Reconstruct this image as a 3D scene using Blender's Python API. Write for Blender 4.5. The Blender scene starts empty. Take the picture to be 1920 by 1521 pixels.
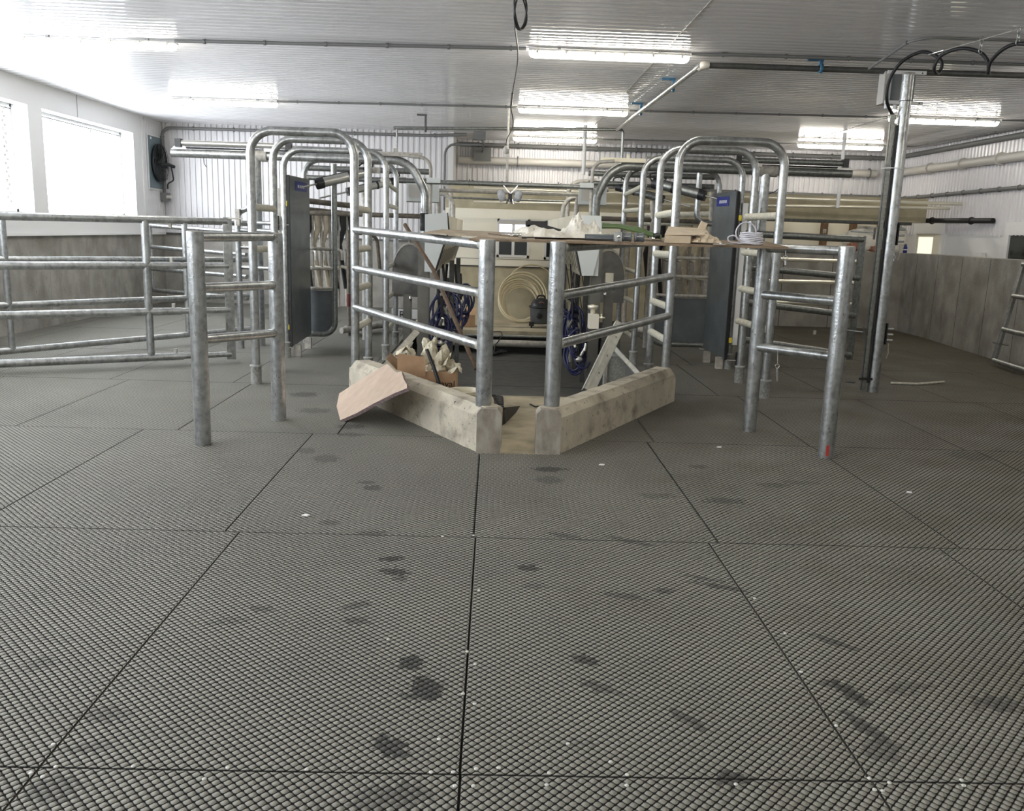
import bpy, math, random
import numpy as np
from mathutils import Vector, Matrix
random.seed(7)
sc = bpy.context.scene
COL = sc.collection

# ------------------------------------------------------------------ camera
H = 1.55
FPX = 1640.0
def _basis():
    n = np.array([.0315, -1.0, (432 - 760 - .0315 * (930 - 960)) / FPX]); n /= np.linalg.norm(n)
    y = np.array([930 - 960.0, 432 - 760.0, FPX]); y /= np.linalg.norm(y)
    y = y - n * np.dot(n, y); y /= np.linalg.norm(y)
    x = np.cross(y, n)
    if x[0] < 0: x = -x
    return x, y, n
BX, BY, BZ = _basis()
cam_d = bpy.data.cameras.new('camera'); cam = bpy.data.objects.new('camera', cam_d); COL.objects.link(cam)
cam_d.sensor_width = 36; cam_d.sensor_fit = 'HORIZONTAL'; cam_d.lens = 36 * FPX / 1920
cam_d.clip_start = .05; cam_d.clip_end = 200
M = Matrix(((BX[0], -BX[1], -BX[2], 0), (BY[0], -BY[1], -BY[2], 0), (BZ[0], -BZ[1], -BZ[2], H), (0, 0, 0, 1)))
cam.matrix_world = M
sc.camera = cam

# measuring helpers: where a sight line of the survey photo meets a plane of the hall
def _ray(px, py):
    d = np.array([px - 960, py - 760.5, FPX]); return d @ BX, d @ BY, d @ BZ
def aY(px, py, Y):
    r = _ray(px, py); t = Y / r[1]; return Vector((r[0] * t, Y, H + r[2] * t))
def aX(px, py, X):
    r = _ray(px, py); t = X / r[0]; return Vector((X, r[1] * t, H + r[2] * t))
def aZ(px, py, Z=0.0):
    r = _ray(px, py); t = (Z - H) / r[2]; return Vector((r[0] * t, r[1] * t, Z))

# ------------------------------------------------------------------ world, exposure
w = bpy.data.worlds.new('sky'); sc.world = w; w.use_nodes = True
bg = w.node_tree.nodes['Background']; bg.inputs[0].default_value = (.93, .97, 1, 1); bg.inputs[1].default_value = 5.6
sc.view_settings.view_transform = 'Standard'; sc.view_settings.look = 'None'
sc.view_settings.exposure = 1.42; sc.view_settings.gamma = 1; sc.view_settings.use_curve_mapping = False
TUBE_E = 15.0
def portal(name, loc, sy, sz):
    l = bpy.data.lights.new(name, 'AREA'); l.shape = 'RECTANGLE'; l.size = sy; l.size_y = sz
    l.cycles.is_portal = True
    o = bpy.data.objects.new(name, l); COL.objects.link(o); o.location = loc
    o.rotation_euler = (math.radians(90), 0, math.radians(-90)); return o
WIN = [(12.83, 15.95), (9.1, 12.45), (5.4, 8.72), (1.6, 5.0), (-2.2, 1.2)]
for i, (a, b) in enumerate(WIN): portal('window_daylight', (-6.62, (a + b) / 2, 2.3), b - a, 1.4)

# ------------------------------------------------------------------ materials
MATS = {}
def mat(name, col, rough=.6, metal=0.0, noise=None, bump=None, spec=.5, coat=0, emit=None, trans=None, alpha=None, aniso=None):
    """noise=(scale, amount[, detail]) varies the colour; bump=(scale, strength)"""
    m = bpy.data.materials.new(name); m.use_nodes = True; nt = m.node_tree; N = nt.nodes; L = nt.links
    b = N['Principled BSDF']
    b.inputs['Base Color'].default_value = (*col, 1); b.inputs['Roughness'].default_value = rough
    b.inputs['Metallic'].default_value = metal; b.inputs['Specular IOR Level'].default_value = spec
    b.inputs['Coat Weight'].default_value = coat
    if trans: b.inputs['Transmission Weight'].default_value = trans
    if alpha: b.inputs['Alpha'].default_value = alpha
    if emit:
        b.inputs['Emission Color'].default_value = (*emit[0], 1); b.inputs['Emission Strength'].default_value = emit[1]
    g = N.new('ShaderNodeNewGeometry')
    if noise:
        n = N.new('ShaderNodeTexNoise'); n.inputs['Scale'].default_value = noise[0]
        n.inputs['Detail'].default_value = noise[2] if len(noise) > 2 else 4
        L.new(g.outputs['Position'], n.inputs['Vector'])
        r = N.new('ShaderNodeValToRGB'); k = noise[1]
        r.color_ramp.elements[0].position = .3; r.color_ramp.elements[1].position = .7
        r.color_ramp.elements[0].color = (*[c * (1 - k) for c in col], 1)
        r.color_ramp.elements[1].color = (*[min(1, c * (1 + k)) for c in col], 1)
        L.new(n.outputs[0], r.inputs[0]); L.new(r.outputs[0], b.inputs['Base Color'])
    if bump:
        n2 = N.new('ShaderNodeTexNoise'); n2.inputs['Scale'].default_value = bump[0]; n2.inputs['Detail'].default_value = 5
        L.new(g.outputs['Position'], n2.inputs['Vector'])
        bp = N.new('ShaderNodeBump'); bp.inputs['Strength'].default_value = bump[1]; bp.inputs['Distance'].default_value = .02
        L.new(n2.outputs[0], bp.inputs['Height']); L.new(bp.outputs[0], b.inputs['Normal'])
    MATS[name] = m; return m

def mix_layers(m, layers):
    """layers: list of (kind, scale, lo, hi, colour, stretch) mixed over the base colour; natural stains that belong to the surface"""
    nt = m.node_tree; N = nt.nodes; L = nt.links; b = N['Principled BSDF']; g = N.new('ShaderNodeNewGeometry')
    src = b.inputs['Base Color'].links[0].from_socket if b.inputs['Base Color'].links else None
    base = b.inputs['Base Color'].default_value[:]
    for (kind, scale, lo, hi, colr, st) in layers:
        mp = N.new('ShaderNodeMapping'); mp.inputs['Scale'].default_value = st
        L.new(g.outputs['Position'], mp.inputs[0])
        t = N.new('ShaderNodeTexVoronoi' if kind == 'vor' else 'ShaderNodeTexNoise')
        t.inputs['Scale'].default_value = scale
        if kind != 'vor': t.inputs['Detail'].default_value = 6
        L.new(mp.outputs[0], t.inputs['Vector'])
        mr = N.new('ShaderNodeMapRange'); mr.inputs[1].default_value = lo; mr.inputs[2].default_value = hi
        L.new(t.outputs[0], mr.inputs[0])
        mx = N.new('ShaderNodeMixRGB'); L.new(mr.outputs[0], mx.inputs[0])
        if src: L.new(src, mx.inputs[1])
        else: mx.inputs[1].default_value = base
        mx.inputs[2].default_value = (*colr, 1); src = mx.outputs[0]
    L.new(src, b.inputs['Base Color'])

# galvanised steel with a mottled zinc skin
galv = mat('galvanised_steel', (.39, .40, .395), rough=.33, metal=.86, noise=(24, .26, 3), bump=(60, .10))
mix_layers(galv, [('noise', 9, .50, .72, (.55, .57, .57), (1, 1, .35)), ('noise', 70, .64, .72, (.13, .12, .11), (1, 1, .5)), ('noise', 14, .60, .78, (.22, .21, .20), (1, 1, .4))])
galv_old = mat('dusty_galvanised_steel', (.42, .40, .36), rough=.62, metal=.3, noise=(20, .25), bump=(60, .1))
galv_top = mat('dull_zinc_pipe', (.27, .28, .27), rough=.4, metal=.8, noise=(30, .25))
creamy = mat('lit_cream_pipe', (.55, .53, .44), rough=.7, metal=.05, noise=(30, .18))  # cream look of the lit rungs is put into this colour
boot = mat('concrete_grey_sleeve', (.30, .30, .28), rough=.8, noise=(40, .3))
steel = mat('stainless_steel', (.50, .49, .46), rough=.32, metal=.85, noise=(6, .12))
shieldm = mat('shaded_steel_shield', (.16, .155, .145), rough=.45, metal=.6, noise=(5, .35))  # dark grey puts the shade around the shields into the steel colour
colsteel = mat('brushed_column_steel', (.20, .195, .175), rough=.35, metal=.7, noise=(6, .15))
lampwrap = mat('grey_wrapped_lamp', (.42, .43, .45), rough=.25, noise=(20, .25))
dark_pipe = mat('dark_steel_pipe', (.10, .10, .095), rough=.5, metal=.4, noise=(20, .2))
mid_pipe = mat('grey_conduit', (.16, .16, .155), rough=.55)
pvc_grey = mat('beige_grey_plastic_pipe', (.52, .50, .46), rough=.45)
bright_pipe = mat('polished_milk_pipe', (.88, .84, .70), rough=.25, metal=.55)
black = mat('black_rubber', (.012, .012, .013), rough=.55)
blackpl = mat('black_plastic', (.02, .02, .022), rough=.4)
blue = mat('blue_hose', (.012, .016, .075), rough=.35)
bluehang = mat('blue_bracket', (.05, .16, .27), rough=.5)
blue_lab = mat('blue_sticker', (.02, .03, .22), rough=.5)
white_lab = mat('white_print', (.8, .8, .8), rough=.6)
yellow_lab = mat('yellow_sticker', (.75, .6, .05), rough=.6)
red = mat('red_tape', (.40, .045, .035), rough=.5)
maroon = mat('maroon_band', (.10, .012, .012), rough=.6)
plate = mat('dark_grey_plastic_sheet', (.10, .112, .118), rough=.33, noise=(5, .2))
mix_layers(plate, [('noise', 22, .6, .8, (.16, .17, .175), (.35, .35, 4))])
cab = mat('pale_grey_cabinet', (.60, .63, .62), rough=.35)
cabcream = mat('cream_cabinet_top', (.80, .74, .58), rough=.5, noise=(3, .04))
slotm = mat('tan_slotted_panel', (.46, .42, .33), rough=.5, noise=(8, .1))
wood = mat('wooden_stick', (.11, .068, .038), rough=.7, noise=(25, .25))
woodpost = mat('brown_timber_post', (.16, .09, .045), rough=.8, noise=(12, .3))
ply = mat('dusty_plywood', (.34, .27, .19), rough=.85, noise=(9, .22), bump=(30, .1))
ply2 = mat('worn_brown_plywood', (.25, .185, .125), rough=.85, noise=(12, .3), bump=(30, .1))
card = mat('cardboard', (.50, .32, .19), rough=.85, noise=(14, .08))
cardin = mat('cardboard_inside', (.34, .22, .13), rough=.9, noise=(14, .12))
paper = mat('crumpled_cream_paper', (.66, .60, .45), rough=.8, noise=(14, .16), bump=(35, .5))
foam = mat('pinkish_fibre_board', (.52, .40, .31), rough=.95, noise=(10, .08), bump=(70, .35))
foamedge = mat('purple_brown_board_edge', (.27, .20, .20), rough=.95, noise=(60, .3), bump=(80, .6))
parcelm = mat('tan_wrapping_paper', (.56, .47, .35), rough=.8, noise=(12, .12), bump=(20, .3))
cloth = mat('milky_plastic_wrap', (.72, .69, .61), rough=.28, noise=(9, .12), bump=(25, .5))
green = mat('green_hose', (.075, .135, .04), rough=.45)
vinyl = mat('clear_vinyl_hose', (.60, .60, .66), rough=.2, spec=.7)
creamhose = mat('cream_plastic_hose', (.62, .54, .36), rough=.5)
alum = mat('aluminium_channel', (.56, .55, .49), rough=.5, metal=.35, noise=(14, .15))
white = mat('white_pvc', (.76, .76, .75), rough=.5)
ribwall = mat('white_ribbed_panel', (.70, .69, .705), rough=.28, noise=(1.2, .03))
ceil_m = mat('glossy_white_ceiling_panel', (.84, .825, .83), rough=.075, noise=(.8, .03), spec=.36)
creamwall = mat('cream_wall_panel', (.82, .78, .66), rough=.6, noise=(2, .04))
tanwall = mat('tan_plastered_concrete', (.42, .375, .26), rough=.85, noise=(5, .14), bump=(60, .25))
conc = mat('grey_form_concrete', (.33, .315, .285), rough=.85, noise=(3, .18), bump=(40, .25))
mix_layers(conc, [('noise', 3.2, .5, .75, (.19, .18, .16), (1, 1, .55)), ('noise', 8, .62, .85, (.40, .38, .35), (1.4, 1.4, .3)), ('noise', 2.2, .5, .72, (.22, .205, .18), (1, 1, 1)), ('noise', 30, .67, .72, (.10, .09, .08), (1, 1, 1))])
kerbc = mat('pale_kerb_concrete', (.50, .455, .36), rough=.88, noise=(6, .14), bump=(50, .3))
mix_layers(kerbc, [('noise', 5, .52, .70, (.27, .235, .185), (1, 1, 1)), ('noise', 13, .62, .75, (.22, .19, .15), (1, 1, 1)), ('noise', 46, .66, .70, (.07, .06, .05), (1, 1, 1))])
kerbd = mat('stained_grey_kerb_end', (.27, .24, .20), rough=.88, noise=(9, .3), bump=(50, .3))
mix_layers(kerbd, [('noise', 6, .5, .72, (.42, .39, .33), (2, 2, .6))])
slab = mat('worn_landing_concrete', (.46, .40, .28), rough=.85, noise=(4, .18), bump=(40, .2))
mix_layers(slab, [('noise', 2.6, .52, .7, (.22, .19, .13), (1, 1, 1))])
pitfl = mat('dark_pit_floor_rubber', (.060, .060, .055), rough=.75, noise=(8, .25), bump=(50, .2))
bulk = mat('black_shadow_gap', (.03, .03, .028), rough=.8)
glass = mat('dark_office_glass', (.03, .035, .035), rough=.06, spec=.6)
skyglass = mat('office_glass_showing_daylight', (.5, .55, .66), rough=.1, emit=((.78, .83, 1.0), .75))
litpane = mat('lit_door_pane', (.8, .8, .6), rough=.4, emit=((.95, .93, .74), .35))
fanm = mat('black_fan_blade', (.012, .015, .017), rough=.5)
fanp = mat('blue_grey_fan_plate', (.10, .14, .16), rough=.45)
housing = mat('white_light_housing', (.72, .72, .70), rough=.4)
tube_m = mat('glowing_diffuser', (.9, .9, .88), rough=.4, emit=((1, .945, .83), TUBE_E))
seam = mat('dark_seam', (.05, .05, .05), rough=.8)
wire = mat('black_cable', (.012, .012, .012), rough=.5)
screwm = mat('dull_bright_screw', (.62, .62, .58), rough=.5, metal=.4)
silver = mat('bright_metal', (.8, .8, .8), rough=.2, metal=1)
tanflap = mat('cream_rubber_flap', (.42, .37, .28), rough=.7, noise=(8, .2))
browntube = mat('brown_grimy_pipe', (.14, .12, .095), rough=.7, metal=.2, noise=(16, .35))
orange = mat('orange_print', (.30, .13, .08), rough=.6)

# clear pane: mostly see-through with a fresnel sheen
pane_m = bpy.data.materials.new('clear_window_film'); pane_m.use_nodes = True
nt = pane_m.node_tree; N = nt.nodes; L = nt.links; N.remove(N['Principled BSDF'])
tr = N.new('ShaderNodeBsdfTransparent'); gl = N.new('ShaderNodeBsdfGlossy'); gl.inputs['Roughness'].default_value = .1
mx = N.new('ShaderNodeMixShader'); mx.inputs[0].default_value = .05
tr.inputs[0].default_value = (.97, .98, 1, 1)
L.new(tr.outputs[0], mx.inputs[1]); L.new(gl.outputs[0], mx.inputs[2]); L.new(mx.outputs[0], N['Material Output'].inputs[0])

# rubber mat: dust-grey top, stud sides blackened as painted shade; damp boot prints and dirt marks lie on it in world position
PRINTS = []
def fp(px, py, a, b, rot, k=.8): q = aZ(px, py); PRINTS.append((q.x, q.y, a, b, rot, k))
fp(735, 1048, .055, .030, .2, .8); fp(742, 1072, .065, .042, -.2, .75); fp(752, 1085, .03, .03, 0, .5)
fp(770, 1243, .050, .045, .3, .95); fp(800, 1290, .055, .075, .5, .95); fp(790, 1305, .06, .03, 0, .6)
fp(668, 1135, .06, .03, .5, .45); fp(668, 1165, .06, .035, -.2, .5)
fp(730, 1400, .045, .06, .7, .75); fp(755, 1490, .075, .05, .1, .45); fp(700, 915, .05, .05, .3, .55); fp(688, 905, .05, .03, .2, .5)
fp(620, 980, .055, .04, .2, .4); fp(700, 1000, .07, .04, 0, .45); fp(490, 1142, .05, .03, 0, .45)
fp(570, 740, .12, .12, 0, .55); fp(590, 770, .14, .10, 0, .4); fp(660, 800, .10, .08, 0, .6); fp(610, 860, .08, .10, .3, .4)
fp(575, 845, .06, .08, .3, .4); fp(655, 815, .1, .06, 0, .4)
fp(1030, 880, .10, .06, .1, .65); fp(1030, 900, .08, .08, .1, .35); fp(992, 1065, .05, .035, 0, .7); fp(1004, 1100, .05, .03, 0, .3)
fp(1100, 1238, .05, .035, -.5, .7); fp(1125, 1290, .07, .03, -.6, .5); fp(1290, 1350, .08, .022, -.9, .5)
fp(1350, 1100, .12, .025, -.4, .5); fp(1245, 1108, .05, .03, .2, .5); fp(1320, 1085, .10, .02, -.4, .4)
fp(1565, 1205, .10, .022, -.75, .5); fp(1595, 1300, .028, .10, .35, .75); fp(1625, 1365, .03, .10, .35, .6); fp(1650, 1410, .05, .05, 0, .4); fp(1570, 1285, .06, .03, -.4, .5)
fp(1375, 1460, .05, .04, 0, .7); fp(1700, 1290, .10, .035, .3, .35); fp(1870, 1320, .08, .05, 0, .5); fp(1660, 1400, .05, .05, .3, .4)
fp(1180, 1015, .12, .03, -.5, .45); fp(1310, 875, .06, .05, 0, .45); fp(1450, 910, .10, .05, 0, .35); fp(1360, 940, .12, .06, 0, .4)
fp(1820, 855, .15, .15, 0, .35); fp(1500, 905, .12, .05, 0, .25); fp(1230, 930, .1, .05, 0, .3); fp(1060, 1005, .09, .03, -.4, .4)
fp(1170, 1118, .09, .03, -.3, .4); fp(200, 1340, .08, .05, 0, .3); fp(100, 1480, .07, .06, 0, .4); fp(170, 1400, .06, .03, .2, .3); fp(75, 1245, .05, .05, 0, .3)
fp(430, 1165, .08, .03, .3, .3); fp(1090, 1395, .05, .03, 0, .2); fp(700, 1500, .06, .06, 0, .35)
def mat_shader(name, base, k_up):
    m = mat(name, base, rough=.62, noise=(1.1, .10, 5), spec=.35)
    N = m.node_tree.nodes; L = m.node_tree.links; b = N['Principled BSDF']; g = N.new('ShaderNodeNewGeometry')
    src = b.inputs['Base Color'].links[0].from_socket
    # light falloff towards the right of the hall, painted as broad brownish darkening
    sp = N.new('ShaderNodeSeparateXYZ'); L.new(g.outputs['Position'], sp.inputs[0])
    n = N.new('ShaderNodeTexNoise'); n.inputs['Scale'].default_value = 1.6; n.inputs['Detail'].default_value = 8; L.new(g.outputs['Position'], n.inputs['Vector'])
    ad = N.new('ShaderNodeMath'); ad.operation = 'MULTIPLY_ADD'; ad.inputs[1].default_value = .10; L.new(sp.outputs[0], ad.inputs[0]); L.new(n.outputs[0], ad.inputs[2])
    mr = N.new('ShaderNodeMapRange'); mr.inputs[1].default_value = .62; mr.inputs[2].default_value = 1.1; L.new(ad.outputs[0], mr.inputs[0])
    mx = N.new('ShaderNodeMixRGB'); L.new(mr.outputs[0], mx.inputs[0]); L.new(src, mx.inputs[1]); mx.inputs[2].default_value = (base[0] * .62, base[1] * .56, base[2] * .46, 1)
    src = mx.outputs[0]
    # damp prints
    acc = None
    nz = N.new('ShaderNodeTexNoise'); nz.inputs['Scale'].default_value = 34; nz.inputs['Detail'].default_value = 4; L.new(g.outputs['Position'], nz.inputs['Vector'])
    nzs = N.new('ShaderNodeMath'); nzs.operation = 'MULTIPLY_ADD'; nzs.inputs[1].default_value = 2.6; nzs.inputs[2].default_value = -1.25; L.new(nz.outputs[0], nzs.inputs[0])
    for (x, y, a, c, r, k) in PRINTS:
        mp = N.new('ShaderNodeMapping'); mp.vector_type = 'TEXTURE'
        mp.inputs[1].default_value = (x, y, 0); mp.inputs[2].default_value = (0, 0, r); mp.inputs[3].default_value = (a, c, 1)
        L.new(g.outputs['Position'], mp.inputs[0])
        ln = N.new('ShaderNodeVectorMath'); ln.operation = 'LENGTH'; L.new(mp.outputs[0], ln.inputs[0])
        a1 = N.new('ShaderNodeMath'); a1.operation = 'ADD'; L.new(ln.outputs['Value'], a1.inputs[0]); L.new(nzs.outputs[0], a1.inputs[1])
        r1 = N.new('ShaderNodeMapRange'); r1.inputs[1].default_value = 1.18; r1.inputs[2].default_value = .98; r1.inputs[3].default_value = 0; r1.inputs[4].default_value = min(1, k * 1.25)
        L.new(a1.outputs[0], r1.inputs[0])
        if acc is None: acc = r1.outputs[0]
        else:
            ma = N.new('ShaderNodeMath'); ma.operation = 'MAXIMUM'; L.new(acc, ma.inputs[0]); L.new(r1.outputs[0], ma.inputs[1]); acc = ma.outputs[0]
    mx2 = N.new('ShaderNodeMixRGB'); L.new(acc, mx2.inputs[0]); L.new(src, mx2.inputs[1]); mx2.inputs[2].default_value = (base[0] * .22, base[1] * .22, base[2] * .23, 1)
    L.new(mx2.outputs[0], b.inputs['Base Color'])
    return m
mat_top = mat_shader('dusty_rubber_mat', (.225, .218, .185), 1)
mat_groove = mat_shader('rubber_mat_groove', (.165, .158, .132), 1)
mat_side = mat('stud_side_shade_black', (.012, .012, .011), rough=.7)  # near-black tone puts the shade on the stud sides into the colour

# ------------------------------------------------------------------ mesh helpers
class G:
    def __init__(s): s.v = []; s.f = []; s.sm = []; s.mi = []; s.m = 0
    def add(s, vs, fs, smooth=False):
        o = len(s.v); s.v += [tuple(p) for p in vs]
        for f in fs: s.f.append(tuple(i + o for i in f)); s.sm.append(smooth); s.mi.append(s.m)
        return s
    def box(s, a, b):
        x0, y0, z0 = a; x1, y1, z1 = b
        x0, x1 = sorted((x0, x1)); y0, y1 = sorted((y0, y1)); z0, z1 = sorted((z0, z1))
        return s.add([(x0, y0, z0), (x1, y0, z0), (x1, y1, z0), (x0, y1, z0), (x0, y0, z1), (x1, y0, z1), (x1, y1, z1), (x0, y1, z1)],
                     [(0, 3, 2, 1), (4, 5, 6, 7), (0, 1, 5, 4), (1, 2, 6, 5), (2, 3, 7, 6), (3, 0, 4, 7)])
    def cbox(s, c, size, R=None):
        hx, hy, hz = [d / 2 for d in size]; c = Vector(c)
        P = [Vector((sx * hx, sy * hy, sz * hz)) for sz in (-1, 1) for sx, sy in ((-1, -1), (1, -1), (1, 1), (-1, 1))]
        if R is not None: P = [R @ p for p in P]
        return s.add([c + p for p in P], [(0, 3, 2, 1), (4, 5, 6, 7), (0, 1, 5, 4), (1, 2, 6, 5), (2, 3, 7, 6), (3, 0, 4, 7)])
    def prism(s, pts, ext):
        """closed outline pts (3D) extruded by vector ext"""
        n = len(pts); e = Vector(ext); P = [Vector(p) for p in pts]
        s.add(P + [p + e for p in P], [tuple(range(n))[::-1], tuple(range(n, 2 * n))] + [(i, (i + 1) % n, n + (i + 1) % n, n + i) for i in range(n)])
        return s
    def tube(s, pts, r, n=12, fil=0, caps=True, closed=False, k=6):
        P = [Vector(p) for p in pts]
        if fil:
            Q = [P[0]]
            for i in range(1, len(P) - 1):
                a = P[i - 1] - P[i]; b = P[i + 1] - P[i]; la, lb = a.length, b.length
                a.normalize(); b.normalize(); ang = a.angle(b)
                if ang > 3.05: Q.append(P[i]); continue
                d = min(fil / math.tan(ang / 2), la * .49, lb * .49); rr = d * math.tan(ang / 2)
                p0 = P[i] + a * d; p1 = P[i] + b * d; c = P[i] + (a + b).normalized() * (rr / math.sin(ang / 2))
                u = p0 - c; wv = p1 - c; th = u.angle(wv); 
                for j in range(k + 1):
                    t = j / k; Q.append(c + (u * math.sin((1 - t) * th) + wv * math.sin(t * th)) / math.sin(th))
            Q.append(P[-1]); P = Q
        m = len(P); rs = r if isinstance(r, (list, tuple)) else [r] * m
        T = []
        for i in range(m):
            if closed: t = P[(i + 1) % m] - P[i - 1]
            else: t = P[min(i + 1, m - 1)] - P[max(i - 1, 0)]
            T.append(t.normalized() if t.length > 1e-9 else Vector((0, 0, 1)))
        up = Vector((0, 0, 1)) if abs(T[0].z) < .9 else Vector((1, 0, 0))
        u = T[0].cross(up).normalized(); V = []
        for i in range(m):
            u = (u - T[i] * u.dot(T[i]))
            u = u.normalized() if u.length > 1e-6 else T[i].orthogonal().normalized()
            v = T[i].cross(u)
            for j in range(n):
                a = 2 * math.pi * j / n; V.append(P[i] + (u * math.cos(a) + v * math.sin(a)) * rs[i])
        F = []
        for i in range(m if closed else m - 1):
            i2 = (i + 1) % m
            for j in range(n): F.append((i * n + j, i * n + (j + 1) % n, i2 * n + (j + 1) % n, i2 * n + j))
        s.add(V, F, True)
        if caps and not closed:
            s.add(V[:n], [tuple(range(n))[::-1]]); s.add(V[-n:], [tuple(range(n))])
        return s
    def lathe(s, c, prof, n=24, axis=None):
        """prof: list of (radius, height) along axis"""
        ax = Vector(axis).normalized() if axis else Vector((0, 0, 1)); u = ax.orthogonal().normalized(); v = ax.cross(u); c = Vector(c)
        V = []
        for r, h in prof:
            for j in range(n):
                a = 2 * math.pi * j / n; V.append(c + ax * h + (u * math.cos(a) + v * math.sin(a)) * max(r, 1e-4))
        F = []
        for i in range(len(prof) - 1):
            for j in range(n): F.append((i * n + j, i * n + (j + 1) % n, (i + 1) * n + (j + 1) % n, (i + 1) * n + j))
        return s.add(V, F, True)
    def sheet(s, fn, nu, nv, th=.004, sm=True):
        """thick sheet from fn(u,v)->Vector"""
        V = [fn(i / nu, j / nv) for j in range(nv + 1) for i in range(nu + 1)]
        W = [p - Vector((0, 0, th)) for p in V]; n = len(V); F = []
        for j in range(nv):
            for i in range(nu):
                a = j * (nu + 1) + i; F.append((a, a + 1, a + nu + 2, a + nu + 1)); F.append((n + a, n + a + nu + 1, n + a + nu + 2, n + a + 1))
        for i in range(nu):
            F.append((i, n + i, n + i + 1, i + 1)); a = nv * (nu + 1) + i; F.append((a, a + 1, n + a + 1, n + a))
        for j in range(nv):
            a = j * (nu + 1); F.append((a, a + nu + 1, n + a + nu + 1, n + a)); a += nu; F.append((a, n + a, n + a + nu + 1, a + nu + 1))
        return s.add(V + W, F, sm)

def mesh_of(g, name, mats, origin=(0, 0, 0)):
    me = bpy.data.meshes.new(name); ox, oy, oz = origin
    me.from_pydata([(x - ox, y - oy, z - oz) for x, y, z in g.v], [], g.f)
    for m in mats: me.materials.append(m)
    me.polygons.foreach_set('use_smooth', g.sm); me.polygons.foreach_set('material_index', g.mi); me.update(); return me
ORG = {}
def obj(name, g, m, parent=None, label=None, kind=None):
    """one mesh object; with a parent its geometry is kept relative to the thing's base"""
    ms = m if isinstance(m, (list, tuple)) else [m]
    if parent is None:
        xs = [p[0] for p in g.v]; ys = [p[1] for p in g.v]; zs = [p[2] for p in g.v]
        org = ((min(xs) + max(xs)) / 2, (min(ys) + max(ys)) / 2, min(zs))
    else: org = ORG[parent.name]
    o = bpy.data.objects.new(name, mesh_of(g, name, ms, org)); COL.objects.link(o)
    if parent is None: o.location = org
    else: o.parent = parent
    ORG[o.name] = org
    if label: o['label'] = label
    if kind: o['kind'] = kind
    return o
def thing(name, label, cat, loc, group=None):
    o = bpy.data.objects.new(name, None); COL.objects.link(o); o.location = loc; o.empty_display_size = .1
    o['label'] = label; o['category'] = cat
    if group: o['group'] = group
    ORG[o.name] = tuple(loc); return o
def tag(o, label, cat, group=None):
    o['label'] = label; o['category'] = cat
    if group: o['group'] = group
    return o
def struct(name, g, m, parent=None):
    return obj(name, g, m, parent, kind='structure' if parent is None else None)
def T(pts, r, **k): return G().tube(pts, r, **k)
V3 = Vector
def smooth(pts, k=5):
    P = [Vector(p) for p in pts]; P = [P[0] * 2 - P[1]] + P + [P[-1] * 2 - P[-2]]; out = []
    for i in range(1, len(P) - 2):
        a, b, c, d = P[i - 1:i + 3]
        for j in range(k):
            t = j / k; out.append(.5 * ((2 * b) + (c - a) * t + (2 * a - 5 * b + 4 * c - d) * t * t + (3 * b - a - 3 * c + d) * t ** 3))
    return out + [P[-2]]

# ================================================================== THE HALL
XL, XR, YB, YF, ZC = -6.35, 8.1, 18.5, -4.0, 3.36
# ceiling: glossy ribbed panels running across the hall, in three bays
def ribbed(p0, p1, up, nrm, pitch, dep, w_top=.45, stop=None):
    """ribbed sheet from p0 to p1, swept along vector up, ribs standing out along nrm"""
    p0 = V3(p0); p1 = V3(p1); up = V3(up); nrm = V3(nrm).normalized(); d = p1 - p0; n = max(1, int(d.length / pitch)); g = G(); prof = []
    for i in range(n):
        for t, h in ((0, 0), (.5 - w_top / 2 - .1, 0), (.5 - w_top / 2, 1), (.5 + w_top / 2, 1), (.5 + w_top / 2 + .1, 0)):
            prof.append(p0 + d * ((i + t) / n) + nrm * dep * h)
    prof.append(p1)
    V = prof + [p + up for p in prof]; m = len(prof)
    F = [(i, i + 1, m + i + 1, m + i) for i in range(m - 1)]
    # a flat back gives the sheet its thickness
    b = len(V); V += [p0 - nrm * .02, p1 - nrm * .02, p1 - nrm * .02 + up, p0 - nrm * .02 + up]
    F += [(b, b + 3, b + 2, b + 1), (0, b, b + 1, m - 1), (m, 2 * m - 1, b + 2, b + 3)]
    g.add(V, F); return g
def wavy_ceiling(x0, x1):
    """shallow rounded ribs along x, so the lamps smear into streaks"""
    g = G(); prof = []; y = YF - .5; pitch = .13; i = 0
    while y < YB + .3:
        for t, h in ((0, 0), (.10, -.006), (.22, -.009), (.5, -.0102), (.78, -.009), (.90, -.006)):
            prof.append((y + t * pitch, ZC + h))
        y += pitch
    prof.append((y, ZC)); m = len(prof)
    V = [(x0, a, b) for a, b in prof] + [(x1, a, b) for a, b in prof]
    F = [(i, m + i, m + i + 1, i + 1) for i in range(m - 1)]
    g.add(V, F, False)
    b = len(g.v); g.v += [(x0, prof[0][0], ZC + .04), (x1, prof[0][0], ZC + .04), (x1, y, ZC + .04), (x0, y, ZC + .04)]
    g.f += [(b, b + 1, b + 2, b + 3)]; g.sm += [False]; g.mi += [0]
    return g
cg = wavy_ceiling(XL - .05, XR + .3)
ceiling = struct('ceiling', cg, ceil_m)
for x in (1.62, 5.7):
    obj('ceiling_seam', G().box((x - .004, YF, ZC - .012), (x + .004, YB, ZC - .002)), pvc_grey, ceiling)

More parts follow.
